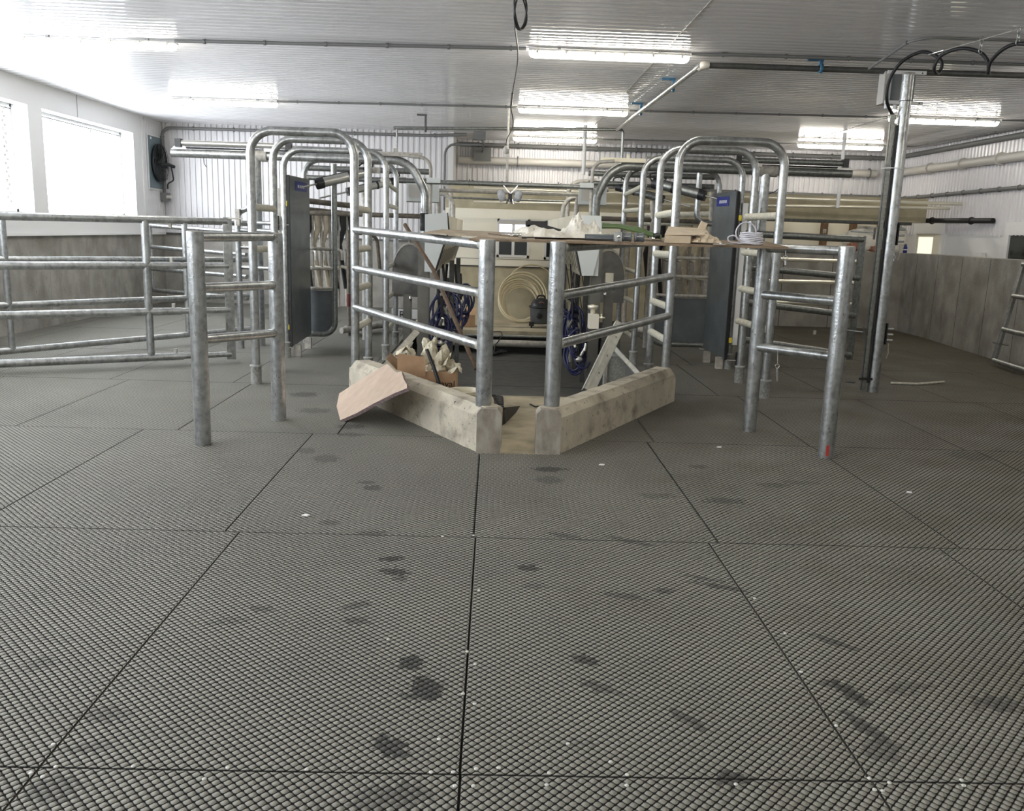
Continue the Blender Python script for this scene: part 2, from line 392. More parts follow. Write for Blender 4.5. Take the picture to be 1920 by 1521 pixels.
# back walls
wl = ribbed((XL, 17.3, 1.30), (-.95, 17.3, 1.30), (0, 0, 2.12), (0, -1, 0), .105, .024)
wb1 = struct('wall_back_left', wl, ribwall)
obj('concrete_base', G().box((XL - .05, 17.27, -.05), (-.9, 17.6, 1.285)), conc, wb1)
obj('sill_trim', G().box((XL, 17.24, 1.285), (-.9, 17.3, 1.32)), dark_pipe, wb1)
struct('wall_return', G().box((-.95, 17.27, -.05), (-.85, YB, ZC + .03)), white)
wb = struct('wall_back', ribbed((-.85, YB, 2.0), (XR + .2, YB, 2.0), (0, 0, 1.4), (0, -1, 0), .105, .024), ribwall)
obj('lower_backing', G().box((-.85, YB, -.1), (XR + .2, YB + .1, 2.0)), tanwall, wb)
# right wall (ribbed) with smooth band at its foot
wr = struct('wall_right', ribbed((XR, YB, 1.72), (XR, YF, 1.72), (0, 0, 1.7), (-1, 0, 0), .105, .024), ribwall)
obj('lower_panel', G().box((XR, YF, -.05), (XR + .1, YB, 1.72)), white, wr)
obj('panel_trim', G().box((XR - .012, 14.2, 1.70), (XR, 17.9, 1.725)), white, wr)
struct('wall_front', G().box((XL - .3, YF - .1, -.1), (XR + .2, YF, ZC)), white)

# left wall: concrete base, smooth panels, five curtain windows
wlft = struct('wall_left', G().box((XL - .3, YF, 1.29), (XL, 17.4, 1.60)), white)
cb = obj('concrete_base', G().box((XL - .32, YF, -.05), (XL - .03, 17.4, 1.285)), conc, wlft)
obj('header_panel', G().box((XL - .3, YF, 3.02), (XL, 17.4, ZC)), white, wlft)
obj('sill_strip', G().box((XL - .01, YF, 1.285), (XL + .02, 17.4, 1.32)), white, wlft)
ys = [15.95] + [w_[0] for w_ in WIN for _ in (0,)]
obj('end_panel', G().box((XL - .3, 15.95, 1.6), (XL, 17.4, 3.02)), white, wlft)
for k in range(len(WIN)):
    lo = WIN[k][0]; hi_next = WIN[k + 1][1] if k + 1 < len(WIN) else YF
    obj('pier_panel', G().box((XL - .3, hi_next, 1.6), (XL, lo, 3.02)), white, wlft)
for y in (16.45, 13.9, 11.1, 8.1): obj('panel_joint', G().box((XL, y - .004, 3.03), (XL + .003, y + .004, ZC)), seam, wlft)
obj('corner_ribs', ribbed((XL + .004, 16.35, 1.33), (XL + .004, 17.28, 1.33), (0, 0, 1.98), (1, 0, 0), .075, .008), ribwall, wlft)
obj('corner_edge', G().box((XL, 16.29, 1.33), (XL + .018, 16.34, 3.3)), white, wlft)
for k, (a, b) in enumerate(WIN):
    wg = G()
    wg.box((XL - .27, a, 1.6), (XL - .22, a + .04, 3.02)); wg.box((XL - .27, b - .04, 1.6), (XL - .22, b, 3.02))
    wg.box((XL - .27, a, 2.98), (XL - .22, b, 3.02)); wg.box((XL - .27, a, 1.6), (XL - .22, b, 1.64))
    wf = struct('window_%d' % (k + 1), wg, white)
    obj('pane', G().box((XL - .255, a + .04, 1.64), (XL - .25, b - .04, 2.98)), pane_m, wf)
    # hem cord of the rolled curtain, and its small weights
    for yy in (a + .62, a + 1.9): obj('curtain_clip', G().box((XL - .22, yy, 2.90), (XL - .20, yy + .05, 2.94)), pvc_grey, wf)
    if k == 1:
        c = G()
        for j in range(24): c.box((XL - .215, b - .30 + .05 * (j % 2), 1.66 + j * .055), (XL - .2, b - .24 + .05 * (j % 2), 1.70 + j * .055))
        obj('curtain_lacing', c, pvc_grey, wf, kind='stuff')
        obj('curtain_edge', T([(XL - .21, b - .34, 1.64), (XL - .21, b - .34, 2.98)], .006), pvc_grey, wf)
        obj('curtain_edge', T([(XL - .21, b - .16, 1.64), (XL - .21, b - .16, 2.98)], .006), pvc_grey, wf)
    if k == 0: obj('curtain_edge', T([(XL - .21, b - .06, 1.64), (XL - .21, b - .06, 2.9)], .006, n=6), pvc_grey, wf)
    obj('curtain_rod', T([(XL - .21, a + .04, 2.955), (XL - .21, b - .04, 2.955)], .010), mid_pipe, wf)

# tan box wall with office windows behind the pit
YO = 15.9
tb = G().box((-.9, YO, -.4), (4.55, YO + .12, .93))
ow = struct('wall_office', tb, tanwall)
lint = G().box((-.9, YO, 1.925), (7.7, YO + .25, 2.34))
obj('lintel', lint, tanwall, ow)
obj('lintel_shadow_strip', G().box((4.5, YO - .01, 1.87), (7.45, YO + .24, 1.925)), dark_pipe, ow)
cw = G()
def rect(x0, x1, z0, z1): cw.box((x0, YO - .015, z0), (x1, YO + .12, z1))
wx = [float(aY(p, 440, YO).x) for p in (932, 993, 1021, 1053)]
rect(-.9, wx[0] , .93, 1.925); rect(wx[1] + .0, wx[2], .93, 1.925); rect(wx[0], wx[1], .93, float(aY(960, 483, YO).z)); rect(wx[0], wx[1], float(aY(960, 411, YO).z), 1.925)
rect(wx[2], wx[3], .93, float(aY(1030, 487, YO).z)); rect(wx[2], wx[3], float(aY(1030, 414, YO).z), 1.925); rect(wx[3], 2.3, .93, 1.925)
obj('cream_panel', cw, creamwall, ow)
obj('tan_upper_panel', G().box((2.3, YO - .01, .93), (4.55, YO + .12, 1.925)), tanwall, ow)
obj('base_line', G().box((-.9, YO - .03, .915), (2.3, YO, .93)), seam, ow)
obj('panel_line', G().box((-.9, YO - .02, 1.05), (2.3, YO - .014, 1.056)), seam, ow)
z0, z1 = float(aY(960, 483, YO).z), float(aY(960, 411, YO).z)
def owin(nm, x0, x1, z0, z1, sash, sky_from):
    g = G()
    for (a, b, c, d) in ((x0, x0 + .04, z0, z1), (x1 - .04, x1, z0, z1), (x0, x1, z0, z0 + .045), (x0, x1, z1 - .05, z1)): g.box((a, YO - .03, c), (b, YO + .05, d))
    f = struct(nm, g, white)
    xm = (x0 + x1) / 2
    if sash: obj('sash_bar', G().box((xm - .025, YO - .028, z0), (xm + .025, YO + .05, z1)), white, f)
    cells = ((x0 + .04, xm - .025), (xm + .025, x1 - .04)) if sash else ((x0 + .04, x1 - .04),)
    for a, b in cells:
        obj('pane', G().box((a, YO + .01, z0 + .045), (b, YO + .02, sky_from)), glass, f)
        if sky_from < z1 - .06: obj('upper_pane', G().box((a, YO + .01, sky_from), (b, YO + .02, z1 - .05)), skyglass, f)
    obj('blind_box', G().box((x0 + .02, YO - .05, z1 - .09), (x1 - .02, YO - .01, z1 - .02)), pvc_grey, f)
owin('window_6', wx[0], wx[1], z0, z1, True, float(aY(960, 437, YO).z))
owin('window_7', wx[2], wx[3] , float(aY(1030, 487, YO).z), float(aY(1030, 414, YO).z), False, float(aY(1030, 414, YO).z) - .05)
# concrete stub wall on the right, turning towards the camera
cs = struct('wall_concrete', G().prism([(7.40, YO, -.05), (6.15, 4.0, -.05), (6.45, 4.0, -.05), (7.85, YO, -.05)], (0, 0, 1.43)), conc)
obj('end_wall', G().box((4.55, YO, -.05), (7.75, YO + .22, 1.38)), conc, cs)
obj('inner_end_wall', G().box((2.9, YO - .12, -.05), (4.6, YO + .1, 1.25)), conc, cs)
d = (V3((6.15, 4, 0)) - V3((7.40, YO, 0))).normalized()
for t in (.62, 1.55, 2.5, 3.45, 4.4, 5.35):
    p = V3((7.40, YO, 0)) + d * t; q = p + d * .006; nn = V3((d.y, -d.x, 0)) * .002
    if nn.x > 0: nn = -nn
    obj('form_seam', G().prism([p + nn, q + nn, q - nn, p - nn], (0, 0, 1.37)), seam, cs)
for x in (5.2, 6.1, 6.9): obj('form_seam', G().box((x, YO - .004, .0), (x + .01, YO, 1.37)), seam, cs)
for y in (16.5, 15.2, 14.0, 12.8, 11.6): obj('form_seam', G().box((XL - .032, y, 0), (XL - .028, y + .006, 1.28)), boot, wlft)
# opening above the stub wall: pale panels and brown posts of the store room behind
sr = struct('wall_store', G().box((4.4, 17.6, 0), (8.0, 17.7, 2.1)), creamwall)
for px in (1546, 1600, 1652):
    x = aY(px, 430, 17.5).x; obj('timber_post', G().box((x - .05, 17.45, 1.0), (x + .05, 17.6, 2.1)), woodpost, sr)
obj('side_post', G().box((4.50, YO - .02, 1.2), (4.60, YO + .1, 1.9)), creamwall, sr)

# right wall: door with lit pane, dark doorway, small window
g = G(); y1, y0 = 17.05, 15.85
g.box((XR - .06, y0, 1.0), (XR - .004, y0 + .14, 1.86)); g.box((XR - .06, y1 - .14, 1.0), (XR - .004, y1, 1.86)); g.box((XR - .06, y0, 1.86), (XR - .004, y1, 1.93)).box((XR - .058, y0 + .14, 1.74), (XR - .004, y1 - .14, 1.86))
d1 = struct('door_1', g, white)
obj('door_leaf', G().box((XR - .03, y0 + .14, 0), (XR - .005, y1 - .14, 1.74)), creamwall, d1)
obj('door_pane', G().box((XR - .036, y0 + .45, 1.2), (XR - .029, y1 - .2, 1.68)), litpane, d1)
g = G().box((XR - .05, 12.6, 0), (XR - .004, 12.72, 1.85)).box((XR - .05, 13.85, 0), (XR - .004, 13.97, 1.85)).box((XR - .05, 12.6, 1.85), (XR - .004, 13.97, 1.93)).box((XR - .048, 12.72, 1.73), (XR - .004, 13.85, 1.85))
d2 = struct('door_2', g, white); obj('dark_opening', G().box((XR - .02, 12.72, 0), (XR - .006, 13.85, 1.74)), glass, d2)
q = aX(1843, 475, XR); g = G().box((XR - .1, q.y - .13, q.z - .06), (XR - .02, q.y + .13, q.z + .015))
tag(obj('wall_ledge', g, white), 'small white ledge on the right wall above the concrete', 'ledge')

# ------------------------------------------------------------------ floor of studded rubber mats
PX0, PX1, PY1 = -1.28, 1.72, 13.8         # sides and far end of the operator pit
KL = [V3((-.012, 6.02, 0)), V3((-1.28, 8.13, 0))]   # kerb axes
KR = [V3((.41, 6.04, 0)), V3((1.66, 8.20, 0))]
floor = struct('floor', G().box((XL - .3, YF, -.7), (XR + .2, 5.9, -.03)).box((XL - .3, 5.9, -.7), (-1.33, YB, -.03)).box((1.77, 5.9, -.7), (XR + .2, YB, -.03))
               .box((PX0 - .05, PY1 + .1, -.7), (PX1 + .05, YB, -.01))
               .prism([(-1.33, 5.9, -.7), (-.02, 5.9, -.7), (-.02, 6.03, -.7), (-1.27, 8.13, -.7), (-1.33, 8.2, -.7)], (0, 0, .67))
               .prism([(1.77, 5.9, -.7), (.42, 5.9, -.7), (.42, 6.03, -.7), (1.65, 8.18, -.7), (1.77, 8.2, -.7)], (0, 0, .67)).box((-.02, 5.9, -.7), (.42, 6.03, -.03)), bulk)
AX_, AY_ = .0337, .0352    # stud spacing
def stud_mesh(name, W, Lh, keep=None, strips=None):
    g_v = []; g_f = []; g_m = []
    a, b = .0128, .0120
    ring = [(-a, .001), (-a * .25, b), (a * .25, b), (a, .001), (a * .45, -b * .75), (0, -b), (-a * .45, -b * .75)]
    nx = int((W - .010) / AX_ * 2) ; ny = int((Lh - .010) / AY_) + 1
    ox = (W - nx * AX_ / 2) / 2; oy = (Lh - ny * AY_) / 2
    C = []
    for i in range(-1, nx + 2):
        off = .25 if i % 2 else .75
        for j in range(-1, ny + 2):
            cx, cy = ox + i * AX_ / 2, oy + (j + off - .5) * AY_
            if cx < -.005 or cx > W + .005 or cy < -.005 or cy > Lh + .005: continue
            if keep and not keep(cx, cy): continue
            C.append((cx, cy))
    C = np.array(C); n = len(C); R = np.array(ring); k = 7
    top = np.zeros((n, k, 3)); bot = np.zeros((n, k, 3))
    top[:, :, 0] = C[:, None, 0] + R[None, :, 0]; top[:, :, 1] = C[:, None, 1] + R[None, :, 1]
    bot[:, :, 0] = C[:, None, 0] + R[None, :, 0] * 1.10; bot[:, :, 1] = C[:, None, 1] + R[None, :, 1] * 1.14; bot[:, :, 2] = -.006
    V = np.concatenate([top, bot], axis=1).reshape(-1, 3)
    V[:, 0] = np.clip(V[:, 0], .001, W - .001); V[:, 1] = np.clip(V[:, 1], .001, Lh - .001)
    loops = []; starts = []; tot = []; mi = []
    base = np.arange(n) * 2 * k
    topf = base[:, None] + np.arange(k)[::-1][None, :]
    sides = []
    for j in range(k): sides.append(np.stack([base + j, base + (j + 1) % k, base + k + (j + 1) % k, base + k + j], 1))
    sides = np.concatenate(sides)
    rects = strips if strips is not None else [(0.003, .003, W - .003, Lh - .003)]
    RV = []; RF = []
    for (x0, yy0, x1, yy1) in rects:
        o = len(V) + len(RV); RV += [(x0, yy0, -.006), (x1, yy0, -.006), (x1, yy1, -.006), (x0, yy1, -.006)]; RF.append((o, o + 1, o + 2, o + 3))
        if strips is None:
            o = len(V) + len(RV); RV += [(x0, yy0, -.03), (x1, yy0, -.03), (x1, yy1, -.03), (x0, yy1, -.03)]; p = o - 4
            RF += [(p, o, o + 1, p + 1), (p + 1, o + 1, o + 2, p + 2), (p + 2, o + 2, o + 3, p + 3), (p + 3, o + 3, o, p)]
    V = np.concatenate([V, np.array(RV)]); RF = np.array(RF)
    loops = np.concatenate([topf.ravel(), sides.ravel(), RF.ravel()])
    cnt = np.concatenate([np.full(n, k), np.full(len(sides), 4), np.full(len(RF), 4)])
    st = np.concatenate([[0], np.cumsum(cnt)[:-1]])
    nrf = len(RF)
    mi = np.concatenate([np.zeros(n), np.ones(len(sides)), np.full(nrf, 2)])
    me = bpy.data.meshes.new(name); me.vertices.add(len(V)); me.vertices.foreach_set('co', V.ravel())
    me.loops.add(len(loops)); me.loops.foreach_set('vertex_index', loops.astype(np.int32))
    me.polygons.add(len(cnt)); me.polygons.foreach_set('loop_start', st.astype(np.int32)); me.polygons.foreach_set('loop_total', cnt.astype(np.int32))
    me.polygons.foreach_set('material_index', mi.astype(np.int32))
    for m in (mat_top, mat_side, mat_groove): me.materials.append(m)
    me.update(calc_edges=True); return me
def in_pit(x, y):
    if y < 6.03: return False
    if y > PY1: return y < 19 and PX0 - .3 < x < PX1 + .3 and y < YO + .3
    t = min(1, (y - 6.03) / (8.15 - 6.03))
    xl = -.02 + (PX0 + .03 + .02) * t if y < 8.15 else PX0
    xr = .42 + (PX1 - .03 - .42) * t if y < 8.15 else PX1
    return xl < x < xr
rows = [(-3.9, -1.84), (-1.83, .22), (.226, 2.277), (2.283, 4.277), (4.283, 6.477), (6.483, 8.55), (8.56, 10.62), (10.63, 12.69), (12.70, 14.76), (14.77, 16.83), (16.84, 18.4)]
SH = {3: (-.06, 1.205), 4: (-.07, 1.27)}
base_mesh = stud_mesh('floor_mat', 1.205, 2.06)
mats_made = 0
for ri, (ya, yb) in enumerate(rows):
    x0, pitch = SH.get(ri, (-.06, 1.205))
    if ri == 2: x0 = -.058
    if ri > 4: x0 = -.06 + (.11 if ri % 2 else -.08) + (.0)
    k0 = int(math.floor((XL - x0) / pitch)); k1 = int(math.ceil((XR - x0) / pitch))
    for k in range(k0, k1):
        xa = x0 + k * pitch; xb = xa + pitch - .006
        if xb < XL or xa > XR + .1: continue
        if ri < 2: 
            if ri == 0: continue
        if ri == 10 and -1 < xa: continue
        if xb > 7.25 and ya > 3: 
            if xa > 7.2: continue
        samples = [in_pit(xa + (xb - xa) * i / 20, ya + (yb - ya) * j / 20) for i in range(21) for j in range(21)]
        if all(samples): continue
        if not any(samples):
            me = base_mesh; sx = (xb - xa) / 1.205; sy = (yb - ya) / 2.06
        else:
            W, Lh = xb - xa, yb - ya
            strips = []
            ns = max(4, int(Lh / .02)); 
            for j in range(ns):
                y0_, y1_ = Lh * j / ns, Lh * (j + 1) / ns; ym = ya + (y0_ + y1_) / 2; run = None; m_ = 120
                for i in range(m_ + 1):
                    inside = i == m_ or in_pit(xa + W * (i + .5) / m_, ym)
                    if not inside and run is None: run = i
                    if inside and run is not None:
                        strips.append((W * run / m_, y0_, W * i / m_, y1_)); run = None
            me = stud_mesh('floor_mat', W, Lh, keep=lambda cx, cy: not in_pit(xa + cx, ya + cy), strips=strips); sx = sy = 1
        o = bpy.data.objects.new('floor_mat', me); COL.objects.link(o); o.parent = floor
        org = ORG['floor']; o.location = (xa - org[0], ya - org[1], 0 - org[2]); o.scale = (sx, sy, 1); mats_made += 1
# stainless screws with washers that pin the mat edges
scr = G().lathe((0, 0, -.001), [(0, .002), (.003, .002), (.006, .001), (.007, 0), (.007, -.003)], n=8)
scm = mesh_of(scr, 'mat_screw', [screwm])
for (px, py) in [(850, 1448), (808, 1448), (853, 1474), (888, 1474), (893, 1442), (935, 1440), (1030, 1450), (1025, 1472), (1176, 1453), (1175, 1473), (1380, 1471), (1630, 1460), (1640, 1481), (1655, 1483), (1668, 1468), (1803, 1463), (1807, 1473), (575, 1443), (427, 1440), (383, 1461), (250, 1437), (105, 1438), (58, 1450), (80, 1457), (100, 1396), (823, 1386), (1065, 1395), (1145, 1429), (728, 1199), (891, 1246), (868, 1301), (890, 1320), (898, 1107), (876, 1222), (1568, 1361), (1415, 1122), (1502, 1260), (1472, 1188), (888, 1004), (830, 1006)]:
    q = aZ(px, py); o = bpy.data.objects.new('mat_screw', scm); COL.objects.link(o); o.parent = floor; org = ORG['floor']
    o.location = (q.x - org[0], q.y - org[1], .002 - org[2])

# ------------------------------------------------------------------ pit: landing, sunken floor, edges
pg = G().prism([(-.03, 6.02, -.4), (.43, 6.03, -.4), (1.64, 8.27, -.4), (-1.26, 8.27, -.4)], (0, 0, .398))
struct('pit_landing', pg, slab)
pf = struct('pit_floor', G().box((PX0 - .05, 8.2, -.5), (PX1 + .05, 14.1, -.35)), pitfl)
obj('mat_joint', G().box((PX0, 10.76, -.35), (PX1, 10.775, -.347)), seam, pf)
obj('mat_joint', G().box((PX0, 12.9, -.35), (PX1, 12.915, -.347)), seam, pf)
pw = struct('pit_wall', G().box((PX0 - .1, 8.25, -.4), (PX0, 14.1, -.008)).box((PX1, 8.25, -.4), (PX1 + .1, 14.1, -.008)), boot)
bs = struct('back_slab', G().box((PX0 - .05, 13.8, -.06), (PX1 + .05, YO + .1, -.002)), slab)
obj('slab_shadow_gap', G().box((PX0, 14.0, -.4), (PX1, 14.1, -.06)), bulk, bs)
obj('slab_line', G().box((PX0, 14.35, -.002), (PX1, 14.37, .001)), seam, bs)
tag(obj('cross_pipe', T([(-1.2, 13.72, -.19), (1.6, 13.72, -.19)], .055), galv_old), 'thick grey pipe across the far end of the pit', 'pipe')
tag(obj('cross_bar', T([(-1.2, 13.78, -.08), (1.6, 13.78, -.08)], .022), galv_top), 'thin bright bar just above the thick pipe at the pit end', 'bar')

# kerbs: chamfered concrete
def kerb(label, a, b, side, front_dx):
    """a: front end centre, b: far end centre; side = -1 left kerb, +1 right kerb"""
    ax = (b - a); ln = ax.length; u = ax.normalized(); nrm = V3((u.y, -u.x, 0)) * side   # outward
    if (nrm.x > 0) != (side > 0): nrm = -nrm
    wd, h, c = .095, .325, .05
    def ring(p, sc_=1.0, drop=0, sk=0):
        o = [(-wd, -.03), (-wd, h - .012 - drop), (-wd + .012, h - drop), (wd - c, h - drop), (wd, h - c * 1.25 - drop), (wd, -.03)]
        return [p + nrm * x * sc_ + u * (sk * x) + V3((0, 0, z)) for x, z in o]
    rs = []; n = 40; rnd = random.Random(3 if side < 0 else 9)
    for i in range(n + 1):
        t = i / n; p = a + u * ln * t; r = ring(p)
        rs.append([q + V3((rnd.uniform(-1, 1), rnd.uniform(-1, 1), rnd.uniform(-1, 1))) * .0018 for q in r])
    # rounded far end
    for e, (dd, dr) in enumerate(((.03, .01), (.05, .035), (.06, .07))):
        rs.append([q + u * dd - V3((0, 0, dr if q.z > .2 else 0)) for q in ring(b)])
    g = G(); V = [q for r in rs for q in r]; m = 6
    F = [(i * m + j, i * m + (j + 1) % m, (i + 1) * m + (j + 1) % m, (i + 1) * m + j) for i in range(len(rs) - 1) for j in range(m)]
    F += [tuple(range(m)), tuple(range(len(V) - m, len(V)))[::-1]]
    g.add(V, F)
    k = tag(obj('kerb', g, kerbc), label, 'kerb')
    # squared end block facing the camera
    x0, x1 = front_dx; hb = .322; y0_, y1_ = a.y - .058, a.y + .10; cc = .035
    outl = [(x0, -.03), (x1, -.03), (x1, hb - cc), (x1 - cc * .8, hb), (x0 + cc * .8, hb), (x0, hb - cc)]
    gb = G().prism([(x, y0_, z) for x, z in outl], (0, y1_ - y0_, 0))
    obj('end_block', gb, kerbd, k, label='dark stained square end of the kerb')
    return k
kerb('pale concrete kerb left of the gap, with a fibre board leaning on it', V3((-.0, 6.03, 0)) + V3((0, .04, 0)), KL[1] + V3((.05, 0, 0)), -1, (-.10, .072))
kerb('pale concrete kerb right of the gap, no board on it', V3((.408, 6.05, 0)) + V3((0, .04, 0)), KR[1] + V3((-.02, 0, 0)), 1, (.322, .497))

# ================================================================== LIGHT FITTINGS
def light_fitting(x, y, where):
    t = thing('tube_light', where, 'ceiling light', (x, y, ZC - .12), 'tube lights under the ceiling')
    L_ = .80
    g = G(); n = 14; prof = [(.052 * math.cos(a), .034 * math.sin(a)) for a in [math.pi * (i / n) for i in range(n + 1)]]
    # upper housing: half-round trough
    V = [(x - L_, y + a, ZC - .055 + b * .9) for a, b in prof] + [(x + L_, y + a, ZC - .055 + b * .9) for a, b in prof]; m = len(prof)
    g.add(V, [(i, i + 1, m + i + 1, m + i) for i in range(m - 1)] + [tuple(range(m)), tuple(range(m, 2 * m))[::-1]] + [(0, m, 2 * m - 1, m - 1)], False)
    obj('housing', g, housing, t)
    g = G(); prof = [(.049 * math.cos(a), -.058 * math.sin(a)) for a in [math.pi * (i / n) for i in range(n + 1)]]
    xs = [(-L_ + .004, .5), (-L_ + .02, .85), (-L_ + .05, 1), (L_ - .05, 1), (L_ - .02, .85), (L_ - .004, .5)]
    V = [(x + dx, y + a * k, ZC - .057 + b * k) for dx, k in xs for a, b in prof]
    F = [(s * m + i, (s + 1) * m + i, (s + 1) * m + i + 1, s * m + i + 1) for s in range(len(xs) - 1) for i in range(m - 1)]
    F += [tuple(range(m)), tuple(range(len(V) - m, len(V)))[::-1]]
    g.add(V, F, True); obj('diffuser', g, tube_m, t)
    for i in range(6):
        cx = x - .72 + i * .288
        obj('clip', G().box((cx - .012, y - .058, ZC - .078), (cx + .012, y - .050, ZC - .035)), pvc_grey, t)
    for cx in (x - .5, x + .5): obj('hanger', G().box((cx - .015, y - .02, ZC - .03), (cx + .015, y + .02, ZC - .004)), galv_top, t)
for x, y, wh in [(-4.1, 9.52, 'glowing tube light nearest the windows, largest one at upper left'), (-4.1, 13.72, 'glowing tube light at left, farther back, above the window wall corner'),
        (1.08, 9.2, 'glowing tube light in the middle row, nearest and largest'), (1.08, 13.36, 'glowing tube light in the middle row, second from the camera'),
        (1.08, 17.4, 'glowing tube light in the middle row, farthest, just before the back wall'), (6.4, 13.04, 'glowing tube light behind the tall pole at right'.replace('behind', 'beside')),
        (6.4, 16.9, 'glowing tube light at far right back, above the right pipe crossbeam')]:
    light_fitting(x, y, wh)
for x, y, wh in [(-4.1, 5.3, 'left row, just ahead of the viewpoint'), (1.08, 5.0, 'middle row, just ahead of the viewpoint'), (6.4, 9.2, 'right row, beyond the right edge of the view'), (6.4, 5.0, 'right row, just ahead of the viewpoint'), (-4.1, 1.0, 'left row, beside the viewpoint'), (1.08, .9, 'middle row, over the viewpoint'), (6.4, .8, 'right row, beside the viewpoint'), (1.08, -3, 'middle row, behind the viewpoint')]:
    light_fitting(x, y, 'glowing tube light out of view, ' + wh)

# ================================================================== CONDUITS AND PIPES OVERHEAD
def run(label, name, cat, pts, r, m, clip=None, fil=.12, cm=None, group=None, n=8):
    o = tag(obj(name, T(pts, r, fil=fil, n=n), m), label, cat, group)
    if clip:
        P = [V3(p) for p in pts]; acc = 0; nxt = clip / 2
        for a, b in zip(P, P[1:]):
            L_ = (b - a).length; u = (b - a).normalized()
            while nxt < acc + L_:
                c = a + u * (nxt - acc); obj('clip', T([c - u * .012, c + u * .012], r * 1.45, n=8), cm or mid_pipe, o); nxt += clip
            acc += L_
    return o
zc = ZC - .03
run('grey conduit from the upper left lamp to the nearest middle lamp', 'ceiling_conduit', 'conduit', [(-3.3, 9.47, zc), (-2.9, 9.42, zc), (.25, 9.2, zc)], .017, mid_pipe, .62)
run('grey conduit running right from the nearest middle lamp', 'ceiling_conduit', 'conduit', [(1.9, 9.2, zc), (2.3, 9.13, zc), (7.9, 9.05, zc)], .017, mid_pipe, .62)
run('thin conduit from the second left lamp to the second middle lamp', 'ceiling_conduit', 'conduit', [(-3.3, 13.68, zc), (.26, 13.4, zc)], .015, mid_pipe, .62)
run('thin conduit from the second middle lamp to the right lamp', 'ceiling_conduit', 'conduit', [(1.9, 13.36, zc), (5.6, 13.1, zc)], .014, mid_pipe, .62)
run('thin conduit from the right lamp to the right wall', 'ceiling_conduit', 'conduit', [(7.22, 13.0, zc), (8.0, 12.9, zc)], .013, mid_pipe, .62)
run('thin conduit between the two farthest lamps', 'ceiling_conduit', 'conduit', [(1.9, 17.45, zc), (5.6, 17.0, zc)], .013, mid_pipe, .7)
run('thin conduit from the farthest right lamp around to the right wall', 'ceiling_conduit', 'conduit', [(7.2, 16.9, zc), (7.75, 16.8, zc), (8.0, 13.0, zc)], .012, mid_pipe, 2)
run('dark conduit along the top of the left back wall, bending down beside the fan', 'wall_conduit', 'conduit', [(-6.28, 17.12, 1.95), (-6.28, 17.12, 3.24), (-1.35, 17.12, 3.26), (-.6, 17.12, 3.3)], .028, mid_pipe, .75, fil=.16)
run('dark thick conduit bending down the end of the left back wall', 'wall_conduit', 'conduit', [(-1.0, 17.1, 1.9), (-1.0, 17.1, 3.12), (-.3, 17.1, 3.12)], .022, mid_pipe, None, fil=.2)
run('thick beige plastic pipe high on the far back wall', 'wall_pipe', 'pipe', [(-.8, 18.36, 2.93), (7.75, 18.36, 2.93)], .075, pvc_grey, 2.4, cm=mid_pipe, n=12)
run('thick beige plastic pipe sloping along the right wall', 'wall_pipe', 'pipe', [(8.0, 18.3, 2.93), (8.0, 6.0, 2.90)], .075, pvc_grey, 1.15, cm=pvc_grey, n=12)
run('grey conduit under the ceiling edge of the far back wall', 'wall_conduit', 'conduit', [(-.8, 18.35, 3.24), (8.0, 18.35, 3.24)], .04, mid_pipe, .8)
run('grey conduit along the right wall just under the ceiling', 'wall_conduit', 'conduit', [(8.03, 18.3, 3.24), (8.03, 6.0, 3.24)], .045, mid_pipe)
run('grey clipped conduit at mid height on the right wall', 'wall_conduit', 'conduit', [(8.04, 18.4, 2.42), (8.04, 6.0, 2.50)], .032, mid_pipe, .55)
run('grey clipped conduit above the lintel on the far back wall', 'wall_conduit', 'conduit', [(-.8, 18.42, 2.50), (8.0, 18.42, 2.47)], .035, mid_pipe, .6)
# polished pipes in front of the lintel, running to the right wall
qa = aX(1822, 382, XR - .02); qb = aX(1812, 389, XR - .02)
run('upper polished pipe crossing in front of the lintel to the right wall', 'milk_pipe', 'pipe', [(-.4, 15.5, float(aY(990, 356, 15.5).z)), (8.0, 15.3, 2.245)], .028, bright_pipe, None, n=10)
run('lower polished pipe crossing in front of the lintel to the right wall', 'milk_pipe', 'pipe', [(-.4, 15.4, float(aY(990, 382, 15.4).z)), (7.8, 15.3, 2.17)], .026, bright_pipe, None, n=10)
run('black pipe on the right wall below the polished pipes', 'black_pipe', 'pipe', [aX(1862, 414, XR - .08), aX(1700, 415, XR - .08) + V3((-.35, 0, 0))], .045, black, 1.1, cm=blackpl, n=10)
# dark water pipe under the ceiling with its diagonal galvanised leg
pA = aZ(1318, 122, 3.26); pB = V3((7.9, pA.y - .1, 3.26))
run('dark steel pipe hung below the ceiling, running right', 'ceiling_pipe', 'pipe', [pA, pB], .030, dark_pipe)
pC = aZ(1157, 243, 3.22)
dg = run('galvanised pipe slanting down and away below the ceiling', 'slanting_pipe', 'pipe', [pA + V3((-.02, 0, 0)), pC], .030, galv, None)
obj('elbow', T([pA + V3((.06, 0, 0)), pA, pA + (pC - pA) * .02], .042, fil=.05), galv_old, dg)
pD = V3((aY(738, 240, pC.y).x, pC.y, float(aY(738, 240, pC.y).z)))
rd = run('galvanised pipe crossing left from the foot of the slanting pipe', 'cross_water_pipe', 'pipe', [pC, pD], .026, galv_top)
e = float(aY(1165, 345, pC.y).z); x = pC.x + .1
obj('drop_pipe', T([(x - .12, pC.y, pC.z), (x, pC.y, pC.z), (x, pC.y, e)], .024, fil=.06), galv_top, rd)
x = float(aY(744, 240, pC.y).x); obj('drop_pipe', T([(x, pC.y, pD.z), (x, pC.y, float(aY(744, 420, pC.y).z))], .016), galv_top, rd)
